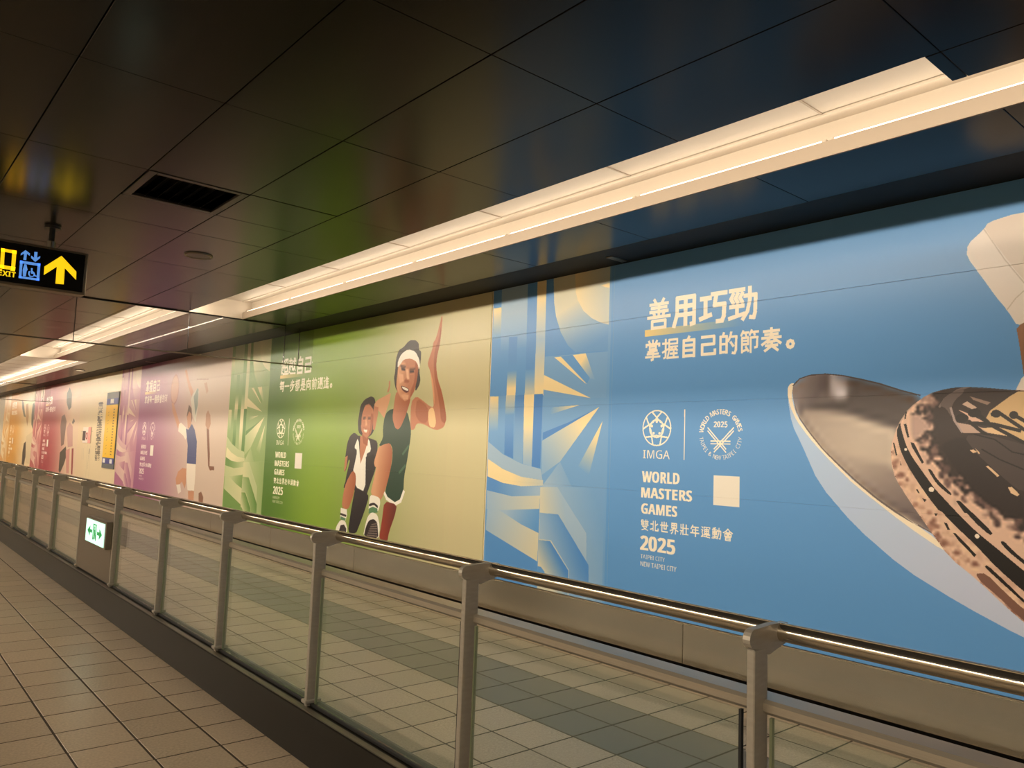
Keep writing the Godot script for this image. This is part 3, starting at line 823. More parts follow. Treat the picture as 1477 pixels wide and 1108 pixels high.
	p.poly(Bq.call("292 640 320 600 345 640 330 655 300 650"), shade)
	p.poly(Bq.call("400 440 434 490 424 600 398 720 350 810 360 720 395 640"), shade)
	p.poly(Bq.call("255 480 310 490 310 505 262 500"), c8(90, 52, 40))
	p.poly(Bq.call("345 515 400 508 404 524 350 530"), c8(90, 52, 40))
	p.poly(Bq.call("310 520 335 520 345 620 318 620"), c8(230, 178, 140))
	p.poly(Bq.call("240 560 285 570 290 640 250 660"), c8(228, 172, 134))
	p.poly(Bq.call("262 770 300 760 340 770 330 820 290 826"), c8(222, 166, 128))
	p.soften(Bq.call("238 500 222 600 216 720 258 800 300 832 350 812 398 725 424 605 434 500 400 450 340 430 282 445"), 5)
	p.poly(Bq.call("268 515 300 520 302 532 272 528"), c8(52, 32, 28))
	p.poly(Bq.call("350 540 386 536 388 548 352 552"), c8(52, 32, 28))
	p.poly(Bq.call("262 680 300 690 340 712 336 745 310 752 272 722"), c8(92, 40, 34))
	p.poly(Bq.call("272 688 300 696 336 716 330 734 300 724 276 706"), white)
	p.poly(C.call("240 736 350 766 332 860 282 1000 266 1090 192 1075 220 900"), c8(150, 62, 44), c8(112, 44, 36), C.call("230 900")[0], C.call("320 900")[0])
	p.poly(C.call("290 234 312 300 302 420 272 560 226 700 200 735 118 682 150 540 172 440 158 440 150 400 180 300 190 270 240 244"), light, shade, C.call("170 480")[0], C.call("300 500")[0])
	p.poly(C.call("112 702 130 680 200 706 206 760 184 832 102 826"), white)
	p.poly(C.call("108 760 150 748 186 776 184 800 150 768 108 784"), jacket)
	p.poly(C.call("108 800 140 785 180 800 182 835 104 842"), c8(92, 136, 96))
	p.poly(C.call("96 870 130 830 180 850 202 950 194 1068 55 1044 78 930"), white)
	p.poly(C.call("108 902 150 890 180 922 190 1068 62 1044 80 960"), c8(48, 38, 40))
	for k in 6:
		p.stroke(C.call("%d %d %d %d" % [90 + k * 8, 1030 - k * 18, 178, 1040 - k * 22]), 0.012, c8(130, 116, 108))
	hang("poster", "green poster with a runner in a green vest and headband", left, [p], "posters of the games series")

func pink_poster() -> void:
	var left := -18.95
	var p := Pic.new(left, 0.0, 6.58, POSTER_LOW, POSTER_TOP, 130.0)
	p.tint_all(c8(164, 98, 140), c8(215, 192, 174), 1.9, 5.4)
	ornament(p, c8(186, 120, 148), c8(218, 176, 176), c8(164, 96, 138), c8(236, 208, 190))
	series_print(p, "掌握自己", "掌握每一個機會的球", c8(250, 232, 222), 1.3)
	var K := func(t: String) -> PackedVector2Array: return pts(t, 160, 510, 4.817, left)
	var skin := c8(206, 148, 116)
	var at := func(x: float, y: float) -> Vector2: return K.call("%f %f" % [x, y])[0]
	p.oval(at.call(447, 250), 0.22, 0.27, c8(208, 158, 140))
	p.ring(at.call(447, 250), 0.22, 0.27, 0.035, c8(182, 122, 112))
	p.poly(K.call("425 345 438 345 482 490 500 530 485 540 465 512 430 400"), skin)
	p.poly(K.call("475 490 490 480 530 520 540 560 520 600 505 570 470 540"), c8(240, 226, 210))
	p.poly(K.call("518 120 530 110 545 180 576 265 562 300 540 230"), skin)
	p.poly(K.call("558 320 575 280 604 240 614 260 604 400 590 480 570 430"), c8(222, 214, 198))
	p.poly(K.call("578 300 604 240 612 250 606 360 590 430"), c8(150, 158, 150))
	p.poly(K.call("530 430 545 355 562 380 568 450 556 510 538 520"), c8(112, 84, 72))
	p.poly(K.call("532 440 546 400 562 420 562 480 550 520 536 512"), skin)
	p.poly(K.call("524 520 540 530 566 490 585 530 600 610 594 768 530 764 536 640"), c8(64, 76, 128))
	p.poly(K.call("530 764 592 768 588 860 580 952 534 950 526 850"), c8(242, 228, 210))
	p.poly(K.call("500 794 528 800 524 900 516 940 496 890 480 910 456 912 452 870 470 820"), skin)
	p.poly(K.call("456 912 484 908 490 960 470 975"), c8(236, 222, 208))
	p.poly(K.call("538 955 580 955 576 1045 540 1045"), skin)
	p.poly(K.call("664 420 678 395 694 430 696 490 680 540 660 500"), c8(190, 142, 112))
	p.poly(K.call("668 520 684 530 690 700 688 782 720 785 720 810 690 812 678 780"), c8(132, 86, 66))
	p.poly(K.call("612 970 630 960 645 1000 640 1040 612 1040"), c8(146, 104, 84))
	p.stroke(K.call("600 180 680 178"), 0.02, c8(196, 160, 146))
	p.poly(K.call("650 205 670 200 680 260 668 280"), c8(200, 160, 136))
	hang("poster", "pink poster with a player in a navy vest and a racket", left, [p], "posters of the games series")

func far_posters() -> void:
	var left := -29.5
	var r := Pic.new(left, 0.0, 6.6, POSTER_LOW, POSTER_TOP, 110.0)
	r.tint_all(c8(176, 76, 84), c8(234, 206, 176), 2.6, 6.0)
	ornament(r, c8(200, 112, 112), c8(226, 172, 160), c8(172, 72, 84), c8(240, 208, 184))
	series_print(r, "善用巧勁", "掌握每一個機會的球", c8(248, 226, 214), 1.4)
	var K := func(t: String) -> PackedVector2Array: return pts(t, 0, 540, 6.925, left)
	for a in [["672 190 700 130 722 200 715 330 690 360 668 280", c8(112, 104, 92)], ["620 420 650 400 668 470 640 700 612 720 606 520", c8(132, 104, 96)], ["668 540 700 480 730 520 728 720 680 730", c8(206, 158, 150)], ["740 440 752 470 730 500 722 480", c8(112, 98, 88)], ["600 780 660 720 672 800 640 900 600 990 588 960", c8(92, 80, 70)], ["660 760 700 740 690 990 664 990", c8(214, 150, 140)], ["720 740 738 740 726 1000 712 1000", c8(160, 66, 70)]]:
		r.poly(K.call(a[0]), a[1])
	hang("poster", "dark red poster with two sportspeople beside the orange poster", left, [r], "posters of the games series")
	left = -36.0
	var q := Pic.new(left, 0.0, 6.5, POSTER_LOW, POSTER_TOP, 90.0)
	q.tint_all(c8(222, 160, 76), c8(238, 214, 172), 2.6, 5.6)
	ornament(q, c8(230, 178, 110), c8(238, 206, 158), c8(214, 150, 70), c8(246, 224, 184))
	series_print(q, "善用巧勁", "掌握自己的節奏。", c8(252, 240, 214), 1.5)
	var K2 := func(t: String) -> PackedVector2Array: return pts(t, 0, 540, 6.925, left)
	for a in [["222 260 240 280 250 380 262 430 240 420 225 340", c8(124, 116, 92)], ["262 300 285 290 290 420 275 520 262 440", c8(196, 152, 96)], ["330 300 345 280 358 340 350 480 335 570 316 500 318 400", c8(112, 110, 96)], ["240 690 262 670 262 800 240 910 218 900 226 780", c8(84, 72, 66)], ["262 620 340 560 330 780 300 900 256 880", c8(226, 204, 164)]]:
		q.poly(K2.call(a[0]), a[1])
	hang("poster", "orange poster with two figures at the far end of the wall", left, [q], "posters of the games series")

func cream_section() -> void:
	var left := -22.9
	var p := Pic.new(left, 0.0, 3.95, POSTER_LOW, POSTER_TOP, 130.0)
	p.tint_all(c8(234, 208, 172), c8(236, 216, 178), 0.0, 1.5)
	var t := hang("wall_graphic", "plain cream wall graphic with a column of dark characters", left, [p], "", "wall graphic")
	var K := func(q: String) -> PackedVector2Array: return pts(q, 105, 550, 6.925, left)
	# a column of dark characters set sideways, hard to read, and the outline of a flush cabinet
	var s := "善用世界北動會運年壯步都是向前邁進每的節"
	var a: Vector2 = K.call("285 205")[0]
	var b: Vector2 = K.call("245 790")[0]
	for i in 20:
		var c := a.lerp(b, i / 20.0)
		for part in HAN[s[i]].split("/"):
			var P := PackedVector2Array()
			for n in numbers(part): P.append(c + Vector2(n.x * 0.0052 - 0.26, -n.y * 0.00085))
			p.stroke(P, 0.012, c8(92, 78, 66))
	for q in ["150 640 130 990", "178 640 158 1000", "90 500 205 500", "88 500 85 600"]:
		p.stroke(K.call(q), 0.018, c8(206, 188, 160))
	p.stroke(K.call("168 680 164 720"), 0.05, c8(110, 92, 80))
	for k in 6: p.stroke(K.call("%d %d %d %d" % [160 - k * 2, 740 + k * 24, 159 - k * 2, 752 + k * 24]), 0.02, c8(170, 150, 130))
	for q in ["110 670 108 780", "95 670 93 780"]: p.stroke(K.call(q), 0.02, c8(204, 188, 166))
	for o in t.get_children():
		(o as MeshInstance3D).material_override.albedo_texture = ImageTexture.create_from_image(p.img)
	# yellow notice board
	var at := Vector3(-19.53, 1.745, WALL + 0.010)
	var bd := thing("notice_board", "tall yellow notice board with blue bands on the cream wall", "notice board", at)
	var w := 0.93
	var h := 2.05
	boxed("backing", mat(c8(96, 100, 104), 0.4), bd, at.x - w / 2, at.x + w / 2, at.y - h / 2, at.y + h / 2, at.z, at.z + 0.02)
	var y := Pic.new(0, 0, 0.90, 0, 1.42, 180.0)
	y.img.fill(c8(246, 196, 40))
	for k in 17:      # the writing runs up the board and cannot be read at this distance
		var v := 0.08 + k * 0.075
		y.stroke(PackedVector2Array([Vector2(0.60, v), Vector2(0.70, v + 0.022)]), 0.016, c8(110, 74, 40))
		y.stroke(PackedVector2Array([Vector2(0.70, v), Vector2(0.61, v + 0.030)]), 0.016, c8(110, 74, 40))
		if k % 3 != 1: y.stroke(PackedVector2Array([Vector2(0.20, v), Vector2(0.27, v + 0.03)]), 0.012, c8(140, 100, 50))
	var ym := print_material(y)
	obj("yellow_field", sheet_mesh(-w / 2 + 0.02, w / 2 - 0.02, -0.71, 0.71, Vector2(0, 0), Vector2(1, 1)), ym, bd, Vector3(0, -0.03, 0.02))
	var navy := mat(c8(60, 66, 140), 0.4)
	var wht := mat(c8(236, 232, 226), 0.4)
	var band := boxed("blue_band", navy, bd, at.x - w / 2 + 0.02, at.x + w / 2 - 0.02, at.y + 0.70, at.y + 0.86, at.z + 0.02, at.z + 0.026)
	boxed("white_mark", wht, bd, at.x - 0.13, at.x + 0.13, at.y + 0.72, at.y + 0.84, at.z + 0.026, at.z + 0.030)
	boxed("blue_band", navy, bd, at.x - w / 2 + 0.02, at.x + w / 2 - 0.02, at.y - 0.90, at.y - 0.75, at.z + 0.02, at.z + 0.026)
	boxed("white_mark", wht, bd, at.x - 0.38, at.x - 0.20, at.y - 0.88, at.y - 0.77, at.z + 0.026, at.z + 0.030)
	boxed("white_mark", wht, bd, at.x + 0.16, at.x + 0.34, at.y - 0.88, at.y - 0.77, at.z + 0.026, at.z + 0.030)
	bd.scale = Vector3(1.14, 0.855, 1.0)
	# small safety sign
	var sp := Vector3(-21.95, 1.62, WALL + 0.010)
	var sg := thing("safety_sign", "small white, black and pink safety sign on the cream wall", "sign", sp)
	boxed("plate", mat(c8(240, 224, 210), 0.4), sg, sp.x - 0.30, sp.x + 0.55, sp.y - 0.20, sp.y + 0.20, sp.z, sp.z + 0.015)
	boxed("black_panel", mat(c8(60, 24, 24), 0.4), sg, sp.x - 0.30, sp.x + 0.0, sp.y - 0.14, sp.y + 0.10, sp.z + 0.015, sp.z + 0.019)
	boxed("pink_panel", mat(c8(236, 160, 148), 0.4), sg, sp.x + 0.28, sp.x + 0.55, sp.y - 0.20, sp.y + 0.20, sp.z + 0.015, sp.z + 0.019)
	var rm := TorusMesh.new()
	rm.inner_radius = 0.055
	rm.outer_radius = 0.095
	rm.rings = 20
	rm.ring_segments = 8
	var ro := obj("red_ring", rm, mat(c8(190, 36, 48), 0.4), sg, Vector3(0.14, -0.02, 0.016))
	ro.rotation.x = PI / 2
	ro.scale = Vector3(1, 0.25, 1)

# ------------------------------------------------------------------ ceiling
const ROWS := [-4.2, -3.615, -2.965, -2.377, -1.78, -1.183, -0.586, 0.011, 0.608, 1.205, 1.802, 2.377, 2.965, 3.615, 4.2]
# x from, x to, opening from, opening to (z)
const OPENINGS := [[-1.15, 7.0, -3.615, -3.235], [-9.48, -1.15, -3.615, -2.965], [-17.65, -9.52, -3.0, -2.415], [-46.0, -17.65, -3.62, -2.415], [-46.0, 7.0, 2.965, 3.615]]

func cut(boxes: Array, x0: float, x1: float, z0: float, z1: float) -> Array:
	var out := []
	for b in boxes:
		if b[1] <= x0 + 0.001 or b[0] >= x1 - 0.001 or b[3] <= z0 + 0.001 or b[2] >= z1 - 0.001:
			out.append(b)
			continue
		if b[0] < x0: out.append([b[0], x0, b[2], b[3]])
		if b[1] > x1: out.append([x1, b[1], b[2], b[3]])
		var xa := maxf(b[0], x0)
		var xb := minf(b[1], x1)
		if b[2] < z0: out.append([xa, xb, b[2], z0])
		if b[3] > z1: out.append([xa, xb, z1, b[3]])
	var good := []
	for b in out:
		if b[1] - b[0] > 0.03 and b[3] - b[2] > 0.03: good.append(b)
	return good

func on_screen(p: Vector3) -> float:
	var s := screen(p)
	if s.x < -60 or s.x > 1540 or s.y < -60 or s.y > 1170: return 0.0
	return 1.0 / maxf(0.2, (p - Vector3(0, EYE, 0)).length_squared())

func ceiling() -> void:
	var b := span_box(X0, X1, 3.36, 3.46, -5.1, 4.9, 0.0)
	var slab := obj("ceiling", b[0], M.plenum, self, b[1])
	struct(slab, "dark glossy metal panel ceiling over the passage", "ceiling")
	var cells := []
	var xs := []
	var x := -1.093 + 1.193 * 7
	while x > X0:
		xs.append(x)
		x -= 1.193
	xs.append(X0)
	for i in xs.size() - 1:
		for k in ROWS.size() - 1:
			var list := [[xs[i + 1], xs[i], ROWS[k], ROWS[k + 1]]]
			for q in OPENINGS: list = cut(list, q[0], q[1], q[2], q[3])
			list = cut(list, -5.27, -4.665, -1.783, -1.183)
			for c in list:
				var centre := Vector3((c[0] + c[1]) / 2, CEIL, (c[2] + c[3]) / 2)
				var best := 0.0
				for ex in [c[0], c[1], centre.x]:
					for ez in [c[2], c[3], centre.z]: best = maxf(best, on_screen(Vector3(ex, CEIL, ez)))
				cells.append([best, c])
	cells.sort_custom(func(a, d): return a[0] > d[0])
	var st := tool()
	var rest := 0
	for i in cells.size():
		var c: Array = cells[i][1]
		var gap := 0.0025
		var size := Vector3(snappedf(c[1] - c[0] - 0.002, 0.0005), 0.014, snappedf(c[3] - c[2] - gap * 2, 0.0005))
		var at := Vector3((c[0] + c[1]) / 2, CEIL + 0.007, (c[2] + c[3]) / 2)
		if i < 290 and cells[i][0] > 0.0:
			var o := obj("ceiling_panel", bevel_box(size, 0.002), M.panel, slab, at - slab.position)
			o.rotation.x = rng.randf_range(-0.0016, 0.0016)
			o.rotation.z = rng.randf_range(-0.0012, 0.0012)
		else:
			add_bevel_box(st, at - slab.position, size, 0.002)
			rest += 1
	var so := obj("distant_panels", done(st), M.panel, slab)
	so.set_meta("kind", "stuff")
	# black recessed strip between the panels and the wall, with a bracket in it
	var t1 := boxed("trim_1", M.black, self, X0, X1, CEIL + 0.003, CEIL + 0.03, -4.61, -4.205, 0.0)
	struct(t1, "black recessed strip between ceiling panels and poster wall", "trim")
	var places := {-4.02: "above the blue poster", -16.3: "above the pink poster", -29.2: "above the dark red poster"}
	for xx in places:
		var br := boxed("strip_bracket", M.sign_case, self, xx - 0.03, xx + 0.03, CEIL - 0.006, CEIL + 0.003, -4.55, -4.36)
		tag(br, "small grey metal bracket on the black strip " + places[xx], "bracket", "brackets on the black strip")
	var t2 := boxed("trim_2", M.black, self, X0, X1, CEIL + 0.003, CEIL + 0.03, 4.205, 4.61, 0.0)
	struct(t2, "black recessed strip along the opposite wall", "trim")

func cove(label: String, x0: float, x1: float, zf: float, zn: float, facing: float, energy: float, tubes: bool, far_share := 0.12) -> void:
	# zf: edge farther from the passage axis, with the upstand lip; zn: edge nearer to it. facing = -1 on the poster side
	var t := thing("light_cove", label, "ceiling light", Vector3((x0 + x1) / 2, CEIL, (zf + zn) / 2))
	var f := facing
	var lip_top := 3.172
	var back := zf + f * 0.105
	var front := zn - f * 0.13
	var top := 3.315
	var th := 0.02
	boxed("cove_top", M.cove, t, x0, x1, top, top + th, minf(back, front) - th, maxf(back, front) + th, 0.0)
	boxed("cove_side", M.cove, t, x0, x1, CEIL + 0.016, top, back, back + f * th, 0.0)
	boxed("cove_side", M.cove, t, x0, x1, CEIL + 0.016, top, front, front - f * th, 0.0)
	boxed("cove_end", M.cove, t, x0 - 0.012, x0, CEIL, top, minf(back, front), maxf(back, front), 0.0)
	boxed("cove_end", M.cove, t, x1, x1 + 0.012, CEIL, top, minf(back, front), maxf(back, front), 0.0)
	boxed("cove_floor", M.cove, t, x0, x1, CEIL + 0.016, CEIL + 0.024, zf, back, 0.0)
	boxed("cove_floor", M.cove, t, x0, x1, CEIL + 0.016, CEIL + 0.024, zn, front, 0.0)
	boxed("lip", M.lip, t, x0, x1, CEIL - 0.004, lip_top, zf - f * 0.004, zf + f * 0.010, 0.0015)
	boxed("cove_rib", M.cove, t, x0, x1, top - 0.014, top, zf - f * 0.02, zf - f * 0.005, 0.002)
	var n := int(floor((x1 - x0) / 1.22))
	var step := (x1 - x0) / n
	if tubes:
		for i in n:
			var cx := x0 + step * (i + 0.5)
			var c := Vector3(cx, 0, 0) - Vector3(t.position.x, t.position.y, t.position.z)
			var lamp := rod("tube_lamp", 0.013, step - 0.07, M.lamp, t, c + Vector3(0, lip_top + 0.016, zf + f * 0.050), Vector3.RIGHT, 10)
			for e in [-1.0, 1.0]:
				boxed("lamp_holder", M.cove, t, cx + e * (step / 2 - 0.018) - 0.012, cx + e * (step / 2 - 0.018) + 0.012, CEIL + 0.024, lip_top + 0.030, zf + f * 0.036, zf + f * 0.064, 0.003)
			rod("tube_lamp", 0.013, step - 0.07, M.lamp, t, c + Vector3(0, 3.178, zn - f * 0.045), Vector3.RIGHT, 10)
			if i > 0:
				boxed("cove_joint", M.lip, t, x0 + step * i - 0.006, x0 + step * i + 0.006, top - 0.006, top, minf(zn, zf), maxf(zn, zf), 0.001)
	# the light of each row of tubes, a strip of the tubes' length in front of them
	var a := AreaLight3D.new()
	a.name = "near_row_light"
	a.area_size = Vector2(x1 - x0 - 0.1, 0.026)
	a.light_energy = energy * (x1 - x0)
	a.light_color = WARM
	a.area_range = 60.0
	a.area_attenuation = 2.0
	a.shadow_enabled = true
	t.add_child(a, true)
	var pa := Vector3((x0 + x1) / 2, 3.178, zn - f * 0.045 + f * 0.016)
	a.look_at_from_position(pa, pa + Vector3(0, -0.8, f), Vector3.UP)
	var b := AreaLight3D.new()
	b.name = "far_row_light"
	b.area_size = Vector2(x1 - x0 - 0.1, 0.026)
	b.light_energy = energy * far_share * (x1 - x0)
	b.light_color = WARM
	b.area_range = 60.0
	b.area_attenuation = 2.0
	b.shadow_enabled = true
	t.add_child(b, true)
	var pb := Vector3((x0 + x1) / 2, lip_top + 0.030, zf + f * 0.050 - f * 0.012)
	b.look_at_from_position(pb, pb + Vector3(0, 0.8 if far_share < 0.5 else -0.35, -f), Vector3.UP)

# ------------------------------------------------------------------ floor
func floor_tiles() -> void:
	var b := span_box(X0, X1, -0.12, -0.0016, -5.1, 4.9, 0.0)
	var slab := obj("floor", b[0], M.grout, self, b[1])
	struct(slab, "beige square floor tiles with a dark band near the wall", "floor")
	var list := []
	var nx := int((X1 - X0) / TILE)
	for i in range(-3, nx):
		var xa := -4.40 + TILE * 35 - TILE * (i + 1)
		if xa < X0 or xa + TILE > X1: continue
		for k in range(-18, 13):
			var z := -0.957 - TILE * k          # far edge row k lies between z and z - TILE
			var c := Vector3(xa + TILE / 2, 0, z - TILE / 2)
			if c.z < -4.88 or c.z > 4.6: continue
			if c.z < -1.83 and c.z > -1.95: continue
			var w := on_screen(c)
			if w > 0.0:
				var s := screen(c)
				if s.y > 1108 or s.x < 0 or s.x > 1477: w *= 0.05
			list.append([w, c, k])
	list.sort_custom(func(a, d): return a[0] > d[0])
	var mesh := bevel_box(Vector3(TILE - 0.011, 0.012, TILE - 0.011), 0.0018)
	var st := tool()
	var st2 := tool()
	for i in list.size():
		var c: Vector3 = list[i][1]
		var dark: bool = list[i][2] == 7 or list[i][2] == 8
		var at := c + Vector3(0, -0.006, 0) - slab.position
		if i < 295:
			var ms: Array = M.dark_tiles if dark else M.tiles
			obj("tile", mesh, ms[rng.randi() % ms.size()], slab, at + Vector3(0, rng.randf_range(-0.0006, 0.0), 0))
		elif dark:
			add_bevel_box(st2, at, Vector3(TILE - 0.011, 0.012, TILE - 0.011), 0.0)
		else:
			add_bevel_box(st, at, Vector3(TILE - 0.011, 0.012, TILE - 0.011), 0.0)
	obj("distant_tiles", done(st), M.tiles[2], slab).set_meta("kind", "stuff")
	obj("distant_band_tiles", done(st2), M.dark_tiles[1], slab).set_meta("kind", "stuff")

# ------------------------------------------------------------------ balustrade
func balustrade() -> void:
	var posts := [2.62, 1.36, 0.09, -1.174, -2.43, -3.70, -4.97, -6.23, -7.56, -8.87, -10.28, -11.62, -12.93, -14.24]
	while posts[-1] > -40.0: posts.append(posts[-1] - 1.3)
	var t := thing("balustrade", "steel and glass balustrade with round handrail on a dark kerb", "railing", Vector3(-18, 0, -1.9))
	var xa: float = posts[-1]
	var xb: float = posts[0]
	boxed("kerb", M.kerb, t, xa - 0.3, xb + 0.3, 0.0, 0.246, -1.975, -1.828, 0.006)
	boxed("base_channel", M.gasket, t, xa - 0.2, xb + 0.2, 0.246, 0.262, -1.935, -1.885, 0.003)
	boxed("edge_strip", M.kerb_edge, t, xa - 0.3, xb + 0.3, 0.2455, 0.250, -1.866, -1.830, 0.002)
	rod("handrail", 0.0255, xb - xa + 0.5, M.tube, t, Vector3((xa + xb) / 2, EYE - 0.4625, -2.0) - t.position, Vector3.RIGHT, 32)
	boxed("mid_rail", M.brushed_tube, t, xa - 0.15, xb + 0.15, EYE - 0.665, EYE - 0.627, -1.998, -1.906, 0.009)
	# bracket outline in (z, y): rounded nose towards the passage, arm back to the handrail
	var P := PackedVector2Array()
	for i in 9:
		var a := PI / 2 + PI * i / 8
		P.append(Vector2(-1.868 - 0.026 * cos(a) * 1.0, EYE - 0.4665 + 0.026 * sin(a)))
	P.append_array(PackedVector2Array([Vector2(-1.905, EYE - 0.497), Vector2(-1.94, EYE - 0.515), Vector2(-1.975, EYE - 0.505), Vector2(-2.022, EYE - 0.494), Vector2(-2.030, EYE - 0.482), Vector2(-2.030, EYE - 0.440), Vector2(-1.96, EYE - 0.436)]))
	var st := tool()
	add_prism(st, P, Vector3.ZERO, Vector3.BACK, Vector3.UP, Vector3(0.022, 0, 0))
	var bracket := done(st)
	var post_mesh := bevel_box(Vector3(0.024, 0.81, 0.066), 0.003)
	var foot := bevel_box(Vector3(0.05, 0.018, 0.088), 0.003)
	for i in posts.size():
		var x: float = posts[i]
		var p := obj("post", post_mesh, M.post, t, Vector3(x, 0.246 + 0.405, -1.896) - t.position)
		obj("bracket", bracket, M.post, p, Vector3(-0.011, 0, 0) - Vector3(0, 0.246 + 0.405, -1.896))
		obj("foot", foot, M.post, p, Vector3(0, -0.405 + 0.025, 0))
		if i + 1 < posts.size():
			var x2: float = posts[i + 1]
			if absf(x2 + 8.87) < 0.01:
				boxed("steel_panel", M.dark_steel, t, x2 + 0.03, x - 0.03, 0.266, 0.875, -1.885, -1.866, 0.003)
			else:
				var pane := boxed("glass_pane", M.glass, t, x2 + 0.045, x - 0.055, 0.262, 0.884, -1.906, -1.896, 0.0)
				for e in [x2 + 0.041, x - 0.051]:
					boxed("edge_gasket", M.gasket if e > x2 + 0.5 else M.glass_edge, pane, e - 0.004, e + 0.004, 0.262, 0.884, -1.907, -1.895, 0.0).position -= t.position
	# lit emergency exit box on the steel panel
	var bx := thing("exit_box", "lit green and white exit direction box on the balustrade", "exit sign", Vector3(-7.935, 0.69, -1.862))
	boxed("case", M.sign_case, bx, -8.30, -7.57, 0.572, 0.812, -1.862, -1.806, 0.006)
	boxed("lit_face_light", M.exit_glow, bx, -8.275, -7.60, 0.586, 0.792, -1.806, -1.801, 0.0)
	var green := glow(c8(30, 160, 84), 0.45)
	var fig := func(t2: String) -> PackedVector2Array:
		var out := PackedVector2Array()
		for q in numbers(t2):
			# the face in the photograph is a sheared rectangle: corners (215,270) (655,405) (615,955) (195,770)
			out.append(Vector2(-8.275 + q.x * 0.675, 0.792 - q.y * 0.206))
		return out
	for a in [["left_arrow", "0.10 0.50 0.24 0.28 0.24 0.43 0.36 0.43 0.36 0.57 0.24 0.57 0.24 0.72"], ["right_arrow", "0.90 0.50 0.76 0.28 0.76 0.43 0.64 0.43 0.64 0.57 0.76 0.57 0.76 0.72"]]:
		var s2 := tool()
		add_prism(s2, fig.call(a[1]), Vector3(0, 0, -1.801), Vector3.RIGHT, Vector3.UP, Vector3(0, 0, 0.002))
		obj(a[0], done(s2), green, bx, -bx.position)
	var s3 := tool()
	for q in ["0.41 0.14 0.59 0.14 0.59 0.19 0.41 0.19", "0.41 0.19 0.44 0.19 0.44 0.84 0.41 0.84", "0.56 0.19 0.59 0.19 0.59 0.84 0.56 0.84", "0.48 0.24 0.52 0.24 0.52 0.34 0.48 0.34", "0.47 0.37 0.53 0.37 0.54 0.56 0.48 0.58", "0.48 0.56 0.51 0.58 0.48 0.82 0.45 0.82", "0.51 0.56 0.54 0.56 0.555 0.78 0.53 0.78"]:
		add_prism(s3, fig.call(q), Vector3(0, 0, -1.801), Vector3.RIGHT, Vector3.UP, Vector3(0, 0, 0.002))
	obj("doorway_symbol", done(s3), green, bx, -bx.position)
	var l := AreaLight3D.new()
	l.name = "exit_box_light"
	l.area_size = Vector2(0.66, 0.20)
	l.light_energy = 0.06
	l.light_color = Color(0.85, 1.0, 0.92)
	l.area_range = 30.0
	l.area_attenuation = 2.0
	l.shadow_enabled = true
	bx.add_child(l)
	l.position = Vector3(-7.937, 0.69, -1.79) - bx.position
	l.rotation.y = PI

